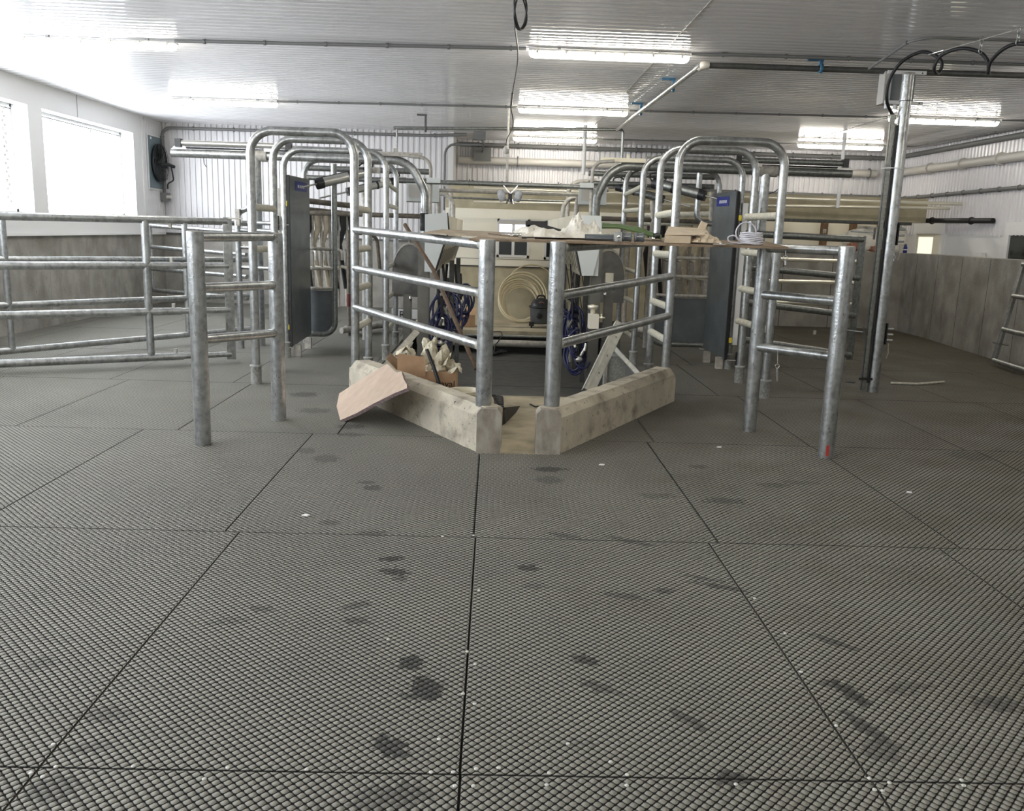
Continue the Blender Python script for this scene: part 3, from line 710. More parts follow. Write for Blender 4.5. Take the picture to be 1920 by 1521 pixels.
for i, (px, py, lab) in enumerate([(1545, 118, 'blue hanger bracket on the dark pipe under the ceiling'), (1280, 145, 'blue hanger bracket near the top of the slanting pipe'), (1220, 190, 'blue hanger bracket halfway down the slanting pipe'), (800, 236, 'small dark hanger bracket on the left end of the cross pipe')]):
    if i == 0: c = V3((aZ(px, 125, 3.26).x, pA.y - .05, 3.26))
    elif i == 3: c = V3((float(aY(798, 240, pC.y).x), pC.y, pD.z))
    else: c = pA + (pC - pA) * (.25 if i == 1 else .62)
    h = thing('pipe_hanger', lab, 'bracket', c - V3((0, 0, .05)))
    mm = bluehang if i < 3 else dark_pipe
    obj('clamp', G().lathe(c - V3((.015, 0, 0)), [(.030, 0), (.048, 0), (.048, .03), (.030, .03), (.030, 0)], n=14, axis=(1, 0, 0)), mm, h)
    obj('strap', G().box((c.x - .016, c.y - .02, c.z + .03), (c.x + .016, c.y + .02, ZC - .004)), mm, h)
    obj('foot', G().cbox((c.x - .06, c.y, ZC - .02), (.16, .05, .02)), mm, h)
# vertical supports from the ceiling
def drop(px, y, py0, py1, r, m, lab):
    x = float(aY(px, (py0 + py1) / 2, y).x); run(lab, 'support_rod', 'rod', [(x, y, ZC - .02), (x, y, float(aY(px, py1, y).z))], r, m)
drop(951, 13.6, 270, 343, .018, galv_old, 'thin upright rod holding the middle crossbar, beside the hanging cable')
drop(1095, 15.4, 262, 328, .032, white, 'white upright pipe right of the farthest middle lamp')
drop(1576, 15.2, 280, 390, .032, white, 'white upright pipe under the farthest right lamp')
drop(1685, 15.3, 365, 410, .02, galv_old, 'thin hanging rod on the polished pipes near the right wall')

# coil of cable hung from the ceiling with its tail
cc = aZ(976, 16, 3.2)
g = G(); 
for k in range(6):
    r = .115 + .006 * random.uniform(-1, 1); pts = []
    for i in range(22):
        a = 2 * math.pi * i / 22; pts.append((cc.x + math.cos(a) * (r * .42) + .008 * math.sin(k * 3 + 2 * a), cc.y + .1 * math.cos(a + .5) + .008 * k, cc.z - .02 + math.sin(a) * r))
    g.tube(pts, .006, n=6, closed=True)
cl = tag(obj('cable_coil', g, wire), 'dark coil of cable hanging from the ceiling at top centre', 'cable coil')
y = cc.y
tl = []
for (px, py, yy) in [(966, 30, y), (966, 55, y + .4), (971, 110, y + 2), (961, 175, y + 4), (958, 200, y + 4.6), (962, 235, y + 5.2), (950, 262, y + 5.9), (949, 275, y + 6)]: tl.append(aY(px, py, yy))
obj('cable_tail', T(smooth(tl), .007, n=6), wire, cl)
obj('cable_splice', T([tl[3], tl[4]], .013, n=8), blackpl, cl)
obj('cable_plug', G().lathe(tl[-1] + V3((0, 0, -.05)), [(.0, -.06), (.04, -.04), (.045, .02), (.02, .06), (0, .07)], n=10), pvc_grey, cl)

# electric box hung by the pole with conduits
bx = V3(aY(1682, 166, 9.3)); t = thing('junction_box', 'grey electric box with white feet high behind the tall pole', 'electric box', bx - V3((0, 0, .17)))
obj('case', G().box((bx.x - .155, bx.y - .05, bx.z - .155), (bx.x + .155, bx.y + .10, bx.z + .155)), pvc_grey, t)
obj('lid', G().box((bx.x - .085, bx.y - .062, bx.z - .13), (bx.x + .15, bx.y - .05, bx.z + .13)), plate, t)
for dz in (-.15, .14):
    o = obj('mounting_strip', G().box((bx.x - .14, bx.y - .075, bx.z + dz - .012), (bx.x + .25, bx.y - .055, bx.z + dz + .022)), white, t)
    obj('arrow_mark', G().prism([(bx.x + .20, bx.y - .0755, bx.z + dz - .003), (bx.x + .218, bx.y - .0755, bx.z + dz - .003), (bx.x + .209, bx.y - .0755, bx.z + dz + .013)], (0, -.002, 0)), black, o)
for dx in (-.09, .0):
    obj('conduit_nut', G().lathe((bx.x + dx, bx.y, bx.z - .20), [(.022, 0), (.022, .05)], n=10), white, t)
# galvanised pole with its unistrut channel and cables
pb = aZ(1636, 735); pl = thing('tall_pole', 'tall galvanised pole at right, reaching towards the ceiling', 'pole', (pb.x, pb.y, 0))
obj('tube', T([(pb.x, pb.y, 0), (pb.x, pb.y, 3.20)], .057, n=20), galv, pl)
obj('cap', G().lathe((pb.x, pb.y, 3.20), [(.06, -.02), (.06, .0), (.0, .004)], n=20), galv_old, pl)
obj('upper_band', G().lathe((pb.x, pb.y, 2.93), [(.0585, 0), (.060, .004), (.0585, .008)], n=20), blackpl, pl)
ux = pb.x - .115; g = G()
g.box((ux - .021, pb.y - .03, .02), (ux + .021, pb.y - .026, 2.80)).box((ux - .021, pb.y - .03, .02), (ux - .018, pb.y + .012, 2.80)).box((ux + .018, pb.y - .03, .02), (ux + .021, pb.y + .012, 2.80))
o = tag(obj('channel_strut', g, galv_top), 'dull steel channel strapped along the left of the tall pole', 'channel')
obj('cable', T([(ux + .045, pb.y - .02, .1), (ux + .045, pb.y - .02, 2.7)], .013, n=8), wire, o)
obj('cable_tie', G().lathe((pb.x - .06, pb.y - .01, 2.28), [(.1, 0), (.1, .008)], n=16), white_lab, o)
obj('black_strap', G().box((ux - .06, pb.y - .045, .13), (pb.x + .03, pb.y - .03, .155)), black, o)
for z, lab in ((.62, 'lower'), (1.64, 'upper')):
    g = G().lathe((pb.x + .062, pb.y - .03, z), [(.0, 0), (.045, 0), (.045, .012), (0, .012)], n=14, axis=(1, 0, 0))
    hh = obj('hinge_bracket', G().cbox((pb.x + .066, pb.y, z), (.012, .07, .22)), black, pl)
    for k in range(3): obj('hinge_bolt', T([(pb.x + .05, pb.y, z - .07 + .06 * k), (pb.x + .145, pb.y, z - .07 + .06 * k)], .012, n=8), galv, hh)
    obj('chain_link', T([(pb.x + .10, pb.y - .02, z - .1), (pb.x + .11, pb.y - .02, z - .2), (pb.x + .095, pb.y - .02, z - .26)], .005, n=6), galv_old, hh)
    ll = obj('latch_plate', G().cbox((pb.x - .165, pb.y, z), (.010, .03, .12)), dark_pipe, pl)
    obj('latch_chain', T([(pb.x - .17, pb.y, z + .01), (pb.x - .25, pb.y + .1, z + .01), (pb.x - .33, pb.y + .2, z + .02)], .008, n=8), galv_top, ll)
# black spiral cable strung along a wire
pts = [bx + V3((-.03, -.08, -.30)), V3(aY(1663, 190, 8.95)), V3(aY(1668, 150, 8.9)), V3(aY(1690, 117, 8.8)), V3(aY(1725, 98, 8.6)), V3(aY(1752, 103, 8.45)), V3(aY(1766, 118, 8.4)), V3(aY(1762, 135, 8.4)), V3(aY(1755, 137, 8.35)), V3(aY(1752, 125, 8.3)),
       V3(aY(1765, 104, 8.25)), V3(aY(1800, 91, 8.1)), V3(aY(1835, 97, 8.0)), V3(aY(1852, 115, 7.95)), V3(aY(1853, 137, 7.9)), V3(aY(1857, 117, 7.85)), V3(aY(1880, 93, 7.7)), V3(aY(1910, 82, 7.6)), V3(aY(1950, 90, 7.4)), V3(aY(1985, 120, 7.2))]
sp = tag(obj('spiral_cable', T(smooth(pts), .016, n=8), black), 'black looping cable hanging right of the tall pole top', 'cable')
p0, p1 = V3(aY(1740, 103, 8.5)), V3(aY(1990, 32, 7.3))
wr_ = tag(obj('strain_wire', T([p0, p1], .005, n=6), galv_old), 'thin wire the black looping cable hangs from', 'wire')
obj('turnbuckle', T([p0 + (p1 - p0) * .05, p0 + (p1 - p0) * .14], .014, n=8), silver, wr_)
for px, py, y, dz in ((1841, 74, 7.95, .16), (1911, 57, 7.6, .16)):
    c = V3(aY(px, py, y)); g = G()
    for k in range(3): g.tube([(c.x + .015 * math.cos(a) * (k % 2 == 0), c.y + .015 * math.cos(a) * (k % 2), c.z - k * .045 + .028 * math.sin(a)) for a in [i * math.pi / 4 for i in range(8)]], .004, n=5, closed=True)
    obj('chain', g, galv, wr_)
q1 = V3(aZ(1700, 92, 3.25)); run('thin conduit arching from the pole top to the right', 'ceiling_conduit', 'conduit', [(q1.x, 9.0, 3.22), (q1.x + .02, 8.1, zc), (8.0, 8.05, zc)], .012, mid_pipe, 1.5, fil=.2)
# ceiling junction boxes by the return wall
q = V3(-.42, ) if False else V3((-.35, 17.0, 3.27))
t = thing('conduit_box', 'grey square box at the ceiling by the return wall, linked by short conduit', 'electric box', q)
obj('case', G().cbox(q, (.22, .14, .14)), mid_pipe, t)
obj('lower_case', G().cbox((-.32, 18.3, 3.05), (.36, .1, .26)), mid_pipe, t)
obj('short_conduit', T([q, (-.28, 17.6, 3.2), (-.32, 18.25, 3.1)], .02, n=8), mid_pipe, t)

# ================================================================== WALL FAN
fb = V3((XL, 16.93, 2.60)); t = thing('wall_fan', 'black round fan on a blue-grey plate at the left wall corner', 'fan', (XL + .01, 16.93, 2.12))
fy, fz, fs, fh = 16.90, 2.585, .37, .46
obj('frame_trim', G().box((XL + .018, fy - fs - .03, fz - fh - .03), (XL + .03, fy + fs + .02, fz + fh + .03)), white, t)
obj('plate', G().box((XL + .03, fy - fs, fz - fh), (XL + .05, fy + fs, fz + fh)), fanp, t)
obj('drum', G().lathe((XL + .05, fy, fz), [(.0, .0), (.33, .0), (.345, .05), (.335, .06), (.32, .02), (0, .02)], n=32, axis=(1, 0, 0)), fanm, t)
for i in range(6):
    a = i * math.pi / 3 + .2; R = Matrix.Rotation(a, 3, 'X') @ Matrix.Rotation(.5, 3, 'Z')
    obj('blade', G().cbox(V3((XL + .085, fy, fz)) + R @ V3((0, 0, .17)), (.006, .11, .26), R), fanm, t)
obj('hub', G().lathe((XL + .06, fy, fz), [(0, .08), (.06, .08), (.07, 0)], n=16, axis=(1, 0, 0)), fanm, t)
g = G()
for r in (.10, .18, .26, .33): g.tube([(XL + .13, fy + r * math.cos(i * math.pi / 14), fz + r * math.sin(i * math.pi / 14)) for i in range(28)], .004, n=5, closed=True)
obj('guard_ring', g, fanm, t)
for i in range(8):
    a = i * math.pi / 8; obj('guard_wire', T([(XL + .13, fy + .33 * math.cos(a), fz + .33 * math.sin(a)), (XL + .13, fy - .33 * math.cos(a), fz - .33 * math.sin(a))], .004, n=5), fanm, t)
obj('motor_bracket', T([(XL + .12, fy, fz - .02), (XL + .22, fy + .12, fz - .02), (XL + .28, fy + .2, fz - .05)], .03, fil=.05), fanm, t)
obj('motor_cable', T([(XL + .24, fy + .15, fz - .05), (XL + .26, fy + .2, fz - .3), (XL + .16, fy + .14, fz - .36), (XL + .14, fy + .2, fz - .45)], .014, fil=.06, n=8), black, t)
obj('plate_tag', G().box((XL + .05, fy - fs + .05, fz + fh - .06), (XL + .053, fy - fs + .11, fz + fh - .02)), white_lab, t)
q = V3((-6.26, 17.1, 1.98)); t = thing('wall_switch', 'small grey outlet box at the foot of the conduit by the fan', 'outlet', q - V3((0, 0, .07)))
obj('case', G().cbox(q, (.15, .10, .16)), mid_pipe, t); obj('plug', T([q + V3((.05, -.05, 0)), q + V3((.14, -.08, 0))], .03), pvc_grey, t)
obj('switch_body', G().cbox(q + V3((0, .0, .42)), (.09, .08, .20)), mid_pipe, t)

# ================================================================== RAILINGS IN THE FOREGROUND
def post(t, x, y, z0, z1, r=.057, m=None, name='post', n=24):
    o = obj(name, T([(x, y, z0), (x, y, z1)], r, n=n), m or galv, t)
    obj('post_cap', G().lathe((x, y, z1), [(r * 1.0, -.004), (r * .97, .003), (r * .7, .006), (0, .007)], n=n), galv_old, o)
    return o
# left H-frame
t = thing('railing_frame', 'short galvanised two-post railing in the left foreground', 'railing', (-1.87, 6.5, 0))
p1 = V3((-2.036, 6.07, 0)); p2 = V3((-1.706, 6.92, 0))
post(t, p1.x, p1.y, -.005, 1.48); post(t, p2.x, p2.y, -.005, 1.475)
for pa, pb_ in (((385, 444.5), (505, 443.5)), ((385, 541), (507, 534)), ((385, 637.5), (510, 624))):
    za = float(aY(*pa, p1.y).z); zb = float(aY(*pb_, p2.y).z); obj('rail', T([(p1.x, p1.y, za), (p2.x, p2.y, zb)], .034, n=16), galv, t)
# right H-frame
t = thing('railing_frame', 'short galvanised two-post railing in the right foreground, red tape at one foot', 'railing', (2.31, 6.57, 0))
q1 = V3((2.455, 6.165, 0)); q2 = V3((2.125, 6.98, 0))
rp = post(t, q1.x, q1.y, -.005, 1.515); post(t, q2.x, q2.y, -.005, 1.49, r=.055)
obj('red_tape', G().prism([(q1.x - .022, q1.y - .0605, .02), (q1.x - .002, q1.y - .0615, .02), (q1.x - .002, q1.y - .0615, .10), (q1.x - .022, q1.y - .0605, .10)], (0, .012, 0)), red, rp)
for pa, pb_ in (((1562, 470), (1437, 465)), ((1562, 565), (1437, 553)), ((1556, 669.5), (1430, 651))):
    za = float(aY(*pa, q1.y).z); zb = float(aY(*pb_, q2.y).z); obj('rail', T([(q1.x, q1.y, za), (q2.x, q2.y, zb)], .034, n=16), galv, t)

# ================================================================== ENTRY LANE HOOPS
def xa(px, py, Y): return float(aY(px, py, Y).x)
def hoop(t, Y, xo, xi, zt, r, rad, boots=True):
    xs = sorted((xo, xi))
    h = obj('hoop', T([(xs[0], Y, .02), (xs[0], Y, zt), (xs[1], Y, zt), (xs[1], Y, .02)], r, fil=rad, k=10, n=16), galv, t)
    for x in xs:
        if boots: obj('foot_sleeve', G().lathe((x, Y, -.006), [(r * 1.28, 0), (r * 1.28, .17), (r * 1.45, .175), (r * 1.45, .19), (r * 1.0, .195)], n=16), boot, h)
def rung(t, x, ya, yb, z, r=.033, m=None, dx=0):
    o = obj('rung', T([(x, ya, z), (x + dx, yb, z)], r, n=12), m or creamy, t)
# ---- left side
YA, YBb, YC, YD = 8.55, 9.3, 10.35, 11.7
L_A = (xa(470, 310, YA), xa(664.5, 310, YA)); L_B = (xa(512, 310, YBb), xa(690.5, 310, YBb))
L_C = (xa(532, 340, YC), xa(724, 340, YC)); L_D = (xa(570, 345, YD), xa(743, 345, YD))
t1 = thing('entry_hoop_pair', 'nearest pair of tall galvanised hoops over the left cow lane', 'hoop frame', ((L_A[0] + L_A[1]) / 2, 8.9, 0))
hoop(t1, YA, *L_A, 2.40, .041, .21); hoop(t1, YBb, *L_B, 2.40, .038, .21)
for z in (1.715, 1.33, .95, .57): obj('rung', T([(L_A[1], YA, z), (L_B[1], YBb, z)], .034, n=12), creamy, t1)
for z in (1.70, 1.30, .95, .45): obj('rung', T([(L_A[0], YA, z), (L_B[0], YBb, z)], .034, n=12), creamy, t1)
t2 = thing('entry_hoop_pair', 'second, farther pair of galvanised hoops over the left cow lane', 'hoop frame', ((L_C[0] + L_C[1]) / 2, 11, 0))
hoop(t2, YC, *L_C, 2.385, .036, .21); hoop(t2, YD, *L_D, 2.37, .033, .21)
for z in (1.80, 1.44, 1.09, .72, .34): obj('rung', T([(L_C[1], YC, z), (L_D[1], YD, z)], .028, n=12), creamy, t2)
obj('top_link', T([(L_C[1] - .04, YC, 2.08), (L_D[1], YD, 2.02)], .028, n=12), creamy, t2)
# ---- right side
RA, RB_, RC, RD = 8.5, 9.4, 10.4, 11.7
R_A = (xa(1272, 320, RA), xa(1470, 320, RA)); R_B = (xa(1238, 330, RB_), xa(1417, 330, RB_)); R_C = (xa(1206, 340, RC), xa(1392, 340, RC)); R_D = (xa(1173, 350, RD), xa(1350, 345, RD))
t3 = thing('entry_hoop_pair', 'nearest pair of tall galvanised hoops over the right cow lane', 'hoop frame', ((R_A[0] + R_A[1]) / 2, 8.9, 0))
hoop(t3, RA, *R_A, 2.44, .041, .22); hoop(t3, RB_, *R_B, 2.44, .038, .22)
for py in (404, 476, 565, 622):
    z = float(aY(1240, py, RB_).z); obj('rung', T([(R_A[0], RA, z + .01), (R_B[0], RB_, z)], .036, n=12), creamy, t3)
for py in (406, 476, 548, 612):
    z = float(aY(1440, py, 8.9).z); obj('rung', T([(R_A[1], RA, z), (R_B[1] - .06, RB_, z)], .036, n=12), creamy, t3)
t4 = thing('entry_hoop_pair', 'second, farther pair of galvanised hoops over the right cow lane', 'hoop frame', ((R_C[0] + R_C[1]) / 2, 11, 0))
hoop(t4, RC, *R_C, 2.43, .036, .21); hoop(t4, RD, *R_D, 2.40, .033, .21)
for py in (395, 445, 508, 562, 624):
    z = float(aY(1190, py, 11).z); obj('rung', T([(R_C[0], RC, z), (R_D[0], RD, z + .01)], .028, n=12), creamy, t4)
obj('top_link', T([(R_C[0] + .02, RC, 2.12), (R_D[0], RD, 2.06)], .028, n=12), creamy, t4)

# ================================================================== CENTRE RAILS ON THE KERBS
def vrail(name_side, cp, zt, far, py_pairs, far_x):
    t = thing('kerb_railing', 'galvanised post on the %s kerb with three rails slanting back' % name_side, 'railing', (cp.x, cp.y, cp.z))
    post(t, cp.x, cp.y, cp.z, zt)
    for (pa, pb_) in py_pairs:
        za = float(aY(*pa, cp.y).z); zb = float(aY(*pb_, far).z)
        e = V3((far_x, far, zb)); s = V3((cp.x, cp.y, za)); u = (e - s).normalized()
        rl = obj('rail', T([s, e], .035, n=16), galv, t)
        obj('weld_collar', T([s + u * .05, s + u * .09], .0385, n=16), galv_old, rl)
    return t
cpL = V3(aZ(906, 760, .32)); cpR = V3(aZ(1034, 762, .32)); cpL.y = max(cpL.y, 6.12); cpR.y = max(cpR.y, 6.12)
cpL.x = xa(906.5, 755, cpL.y); cpR.x = xa(1034.5, 755, cpR.y)
vrail('left', cpL, 1.485, YA, [((905, 459), (668, 431)), ((900, 551), (668, 503)), ((896, 650), (668, 576))], L_A[1])
vrail('right', cpR, 1.485, RA, [((1050, 464), (1268, 452)), ((1052, 556), (1262, 518)), ((1050, 648), (1256, 592))], R_A[0])

# ================================================================== GATES
def gate(label, pa, pb_, z_list, r, m, uprights=(), endbar=None, telescoped=None, lugs=None, group=None, bars_m=None, z_list2=None):
    """pa, pb_: plan ends; z_list rail heights; uprights: fractions along; endbar: end to carry a flat bar"""
    a = V3((pa[0], pa[1], 0)); b = V3((pb_[0], pb_[1], 0)); u = (b - a).normalized(); n_ = V3((-u.y, u.x, 0))
    t = thing('gate', label, 'gate', (a + b) / 2 + V3((0, 0, 0)), group); L_ = (b - a).length
    z2 = z_list2 or z_list
    for i, z in enumerate(z_list):
        if telescoped:
            c = a + (b - a) * telescoped; zc_ = z + (z2[i] - z) * telescoped
            rl = obj('rail', T([a + V3((0, 0, z)), c + V3((0, 0, zc_))], r, n=14), m, t)
            obj('inner_rail', T([c - u * .1 + V3((0, 0, zc_)), b + V3((0, 0, z2[i]))], r * .78, n=12), m, rl)
            obj('lug', G().cbox(c - u * .08 + V3((0, 0, zc_ + (r + .02) * (-1 if i == 0 else 1))), (.03, .03, .05)), galv_old, rl)
        else: obj('rail', T([a + V3((0, 0, z)), b + V3((0, 0, z2[i]))], r, n=14), m, t)
        if lugs: obj('lug', G().cbox(a + (b - a) * lugs + V3((0, 0, z + r + .02)), (.03, .03, .05)), galv_old, t)
    for f in uprights:
        c = a + (b - a) * f; obj('upright', T([c + V3((0, 0, z_list[-1])), c + V3((0, 0, z_list[0]))], r * .95, n=14), m, t)
    for e in (endbar or []):
        c = b if e > 0 else a; zt = (z2 if e > 0 else z_list)
        c2 = c + u * .0
        g = G(); w_ = .045; P = [c2 - u * .048 - n_ * .012, c2 + u * .048 - n_ * .012, c2 + u * .048 + n_ * .012, c2 - u * .048 + n_ * .012]
        g.prism([p + V3((0, 0, zt[-1] - .06)) for p in P], (0, 0, zt[0] - zt[-1] + .10)); obj('end_bar', g, m, t)
    return t
def zs(px_list, Y): return [float(aY(px, py, Y).z) for px, py in px_list]
# left front gate
Ya_, Yb_ = 8.75, 9.85
xa_ = xa(0, 500, Ya_); xb_ = xa(430, 550, Yb_)
za = zs([(0, 405), (0, 498), (0, 591), (0, 681)], Ya_); zb = zs([(421, 414.5), (425, 498), (427, 581), (430, 664)], Yb_)
dx = (xb_ - xa_); dy = Yb_ - Ya_
k = .35; a_ = (xa_ - dx * k, Ya_ - dy * k); za2 = [z - (zz - z) * k for z, zz in zip(za, zb)]
fr_ = lambda px, yy: 0
gl = gate('front galvanised gate at left, telescoping towards a flat end bar', a_, (xb_, Yb_), za2, .041, galv, uprights=(), endbar=[1], telescoped=.826, z_list2=zb)
def on_line(px, py, pa, pb_):
    r = _ray(px, py); ax_, ay_ = pa; bx_, by_ = pb_; # intersect plan ray with line
    ddx, ddy = bx_ - ax_, by_ - ay_; det = r[0] * ddy - r[1] * ddx; tt = (ax_ * ddy - ay_ * ddx) / det; return V3((r[0] * tt, r[1] * tt, H + r[2] * tt))
p = on_line(277, 540, a_, (xb_, Yb_)); obj('upright', T([(p.x, p.y, za2[-1] + .02), (p.x, p.y, 1.56)], .040, n=14), galv, gl)
obj('top_latch', T([(xb_ - .02, Yb_, zb[0] + .03), (xb_ + .17, Yb_, zb[0] + .03)], .008, n=6), galv_old, gl)
# left second gate
Y1, Y2 = 9.45, 12.0; x1 = xa(0, 500, Y1); x2 = xa(465, 520, Y2)
z1 = zs([(0, 403), (0, 487), (0, 573), (0, 658)], Y1); z2_ = zs([(465, 419), (465, 487), (465, 554), (465, 617)], Y2)
k = .25; a2 = (x1 - (x2 - x1) * k, Y1 - (Y2 - Y1) * k); z1e = [z - (zz - z) * k for z, zz in zip(z1, z2_)]
gl2 = gate('second galvanised gate at left, just behind the front one', a2, (x2, Y2), z1e, .036, galv, z_list2=z2_)
for px in (13, 350):
    p = on_line(px, 530, a2, (x2, Y2)); obj('upright', T([(p.x, p.y, z1e[-1]), (p.x, p.y, 1.55)], .036, n=12), galv, gl2)
# left far gate towards the back wall
Y1, Y2 = 15.9, 14.4; x1 = xa(284, 480, Y1); x2 = xa(462, 480, Y2)
gate('far galvanised gate at left near the back concrete wall', (x1, Y1), (x2, Y2), zs([(284, 423), (284, 463), (284, 504), (284, 544)], Y1), .036, galv, uprights=(.0,), z_list2=zs([(462, 436), (462, 478), (462, 519), (462, 560)], Y2))
# left lane side rails beside the hoops (post with bent rails)
gp = V3(aZ(466, 633)); t = thing('lane_fence', 'galvanised lane fence with bent top pipe left of the hoops', 'fence', (gp.x, gp.y, 0))
x3, y3 = xa(448, 500, 11.0), 11.0
post(t, x3, y3, 0, float(aY(448, 415, y3).z), r=.038, n=14)
obj('bent_pipe', T([(x3, y3, 1.35), (x3, y3, float(aY(450, 400, y3).z)), (xa(474, 388, y3), y3 - .1, float(aY(472, 388, y3).z))], .032, fil=.10, n=12), galv, t)
for py in (418, 433, 466, 505): 
    z = float(aY(480, py, 10.6).z); obj('rail', T([(x3, y3 + .02, z), (L_D[0] + .05, 10.8, z)], .026, n=10), galv, t)
obj('latch', G().cbox((x3 + .03, y3 - .08, float(aY(448, 408, y3).z)), (.05, .06, .2)), galv_old, t)

# right gate with flat end bar, and its partner behind
Y2 = 10.95; x2 = xa(1605, 560, Y2); Y1 = 10.3; x1 = xa(1440, 560, Y1) - .3
zr = zs([(1470, 441), (1460, 505), (1453, 572), (1452, 643)], 10.35); zr2 = zs([(1617, 449), (1611, 521), (1604, 592), (1596, 666)], Y2)
gr = gate('front galvanised gate at right, flat end bar beside the tall pole', (x1, Y1), (x2, Y2), [z + (z - zz) * .2 for z, zz in zip(zr, zr2)], .040, galv_top, endbar=[1], lugs=.65, z_list2=zr2)
Y2 = 13.2; x2 = xa(1610, 520, Y2); Y1 = 12.6; x1 = xa(1395, 520, Y1)
gate('bright-railed galvanised gate behind the right front gate', (x1, Y1), (x2, Y2), zs([(1470, 443), (1470, 486), (1470, 527), (1470, 566)], 12.8), .030, bright_pipe, endbar=[1], z_list2=zs([(1610, 452), (1610, 491), (1610, 531), (1610, 571)], Y2))
# chains with pins hanging from right frame parts
for (px, py0, py1, Y) in ((1473, 470, 497, 6.52), (1458, 658, 715, 6.6), (1676, 475, 490, 8.95)):
    a = V3(aY(px, py0, Y)); b = V3(aY(px - 1, py1, Y)); g = G(); m_ = (a + b) / 2
    g.tube([a, m_ + V3((0, 0, .02))], .004, n=6); g.tube([m_ + V3((.016 * math.cos(i * math.pi / 5), 0, .016 * math.sin(i * math.pi / 5))) for i in range(10)], .003, n=5, closed=True); g.tube([m_ - V3((0, 0, .02)), b], .009, n=8)
    tag(obj('locking_pin', g, silver), {1473: 'small bright locking pin hanging at the top of the right railing', 1458: 'bright locking pin on a chain hanging below the lowest right rail', 1676: 'small bright pin hanging by the tall pole'}[px], 'pin')
# leaning gate at far right
a = V3(aY(1864, 670, 11.3))
t = thing('gate', 'galvanised gate tilted against the right concrete wall, cut by the photo edge', 'gate', (a.x, a.y, 0))
P0 = V3((a.x, a.y, .05)); P1 = V3(aY(1921, 490, 11.3))
u = (P1 - P0).normalized()
g = G().prism([P0 + V3((-.02, -.035, 0)), P0 + V3((-.02, .035, 0)), P0 + V3((.02, .035, 0)), P0 + V3((.02, -.035, 0))], P1 - P0); obj('end_bar', g, galv, t)
for f in (.02, .33, .66, .97):
    c = P0 + (P1 - P0) * f; obj('rail', T([c, c + V3((-.24, -2.2, -.0))], .034, n=12), galv, t)
obj('latch', T([P0 + (P1 - P0) * .2 + V3((-.09, 0, 0)), P0 + (P1 - P0) * .2 + V3((.12, 0, -.03))], .014, n=8), silver, t)
tag(obj('floor_stick', T([aZ(1670, 718, .015), aZ(1720, 720, .02), aZ(1770, 716, .018)], .013, n=8), creamy), 'thin pale stick lying on the floor right of the tall pole', 'stick')
tag(obj('dark_twig', T([aZ(1587, 715, .01), aZ(1603, 717, .012)], .012, n=6), dark_pipe), 'short dark scrap on the floor left of the tall pole', 'scrap')

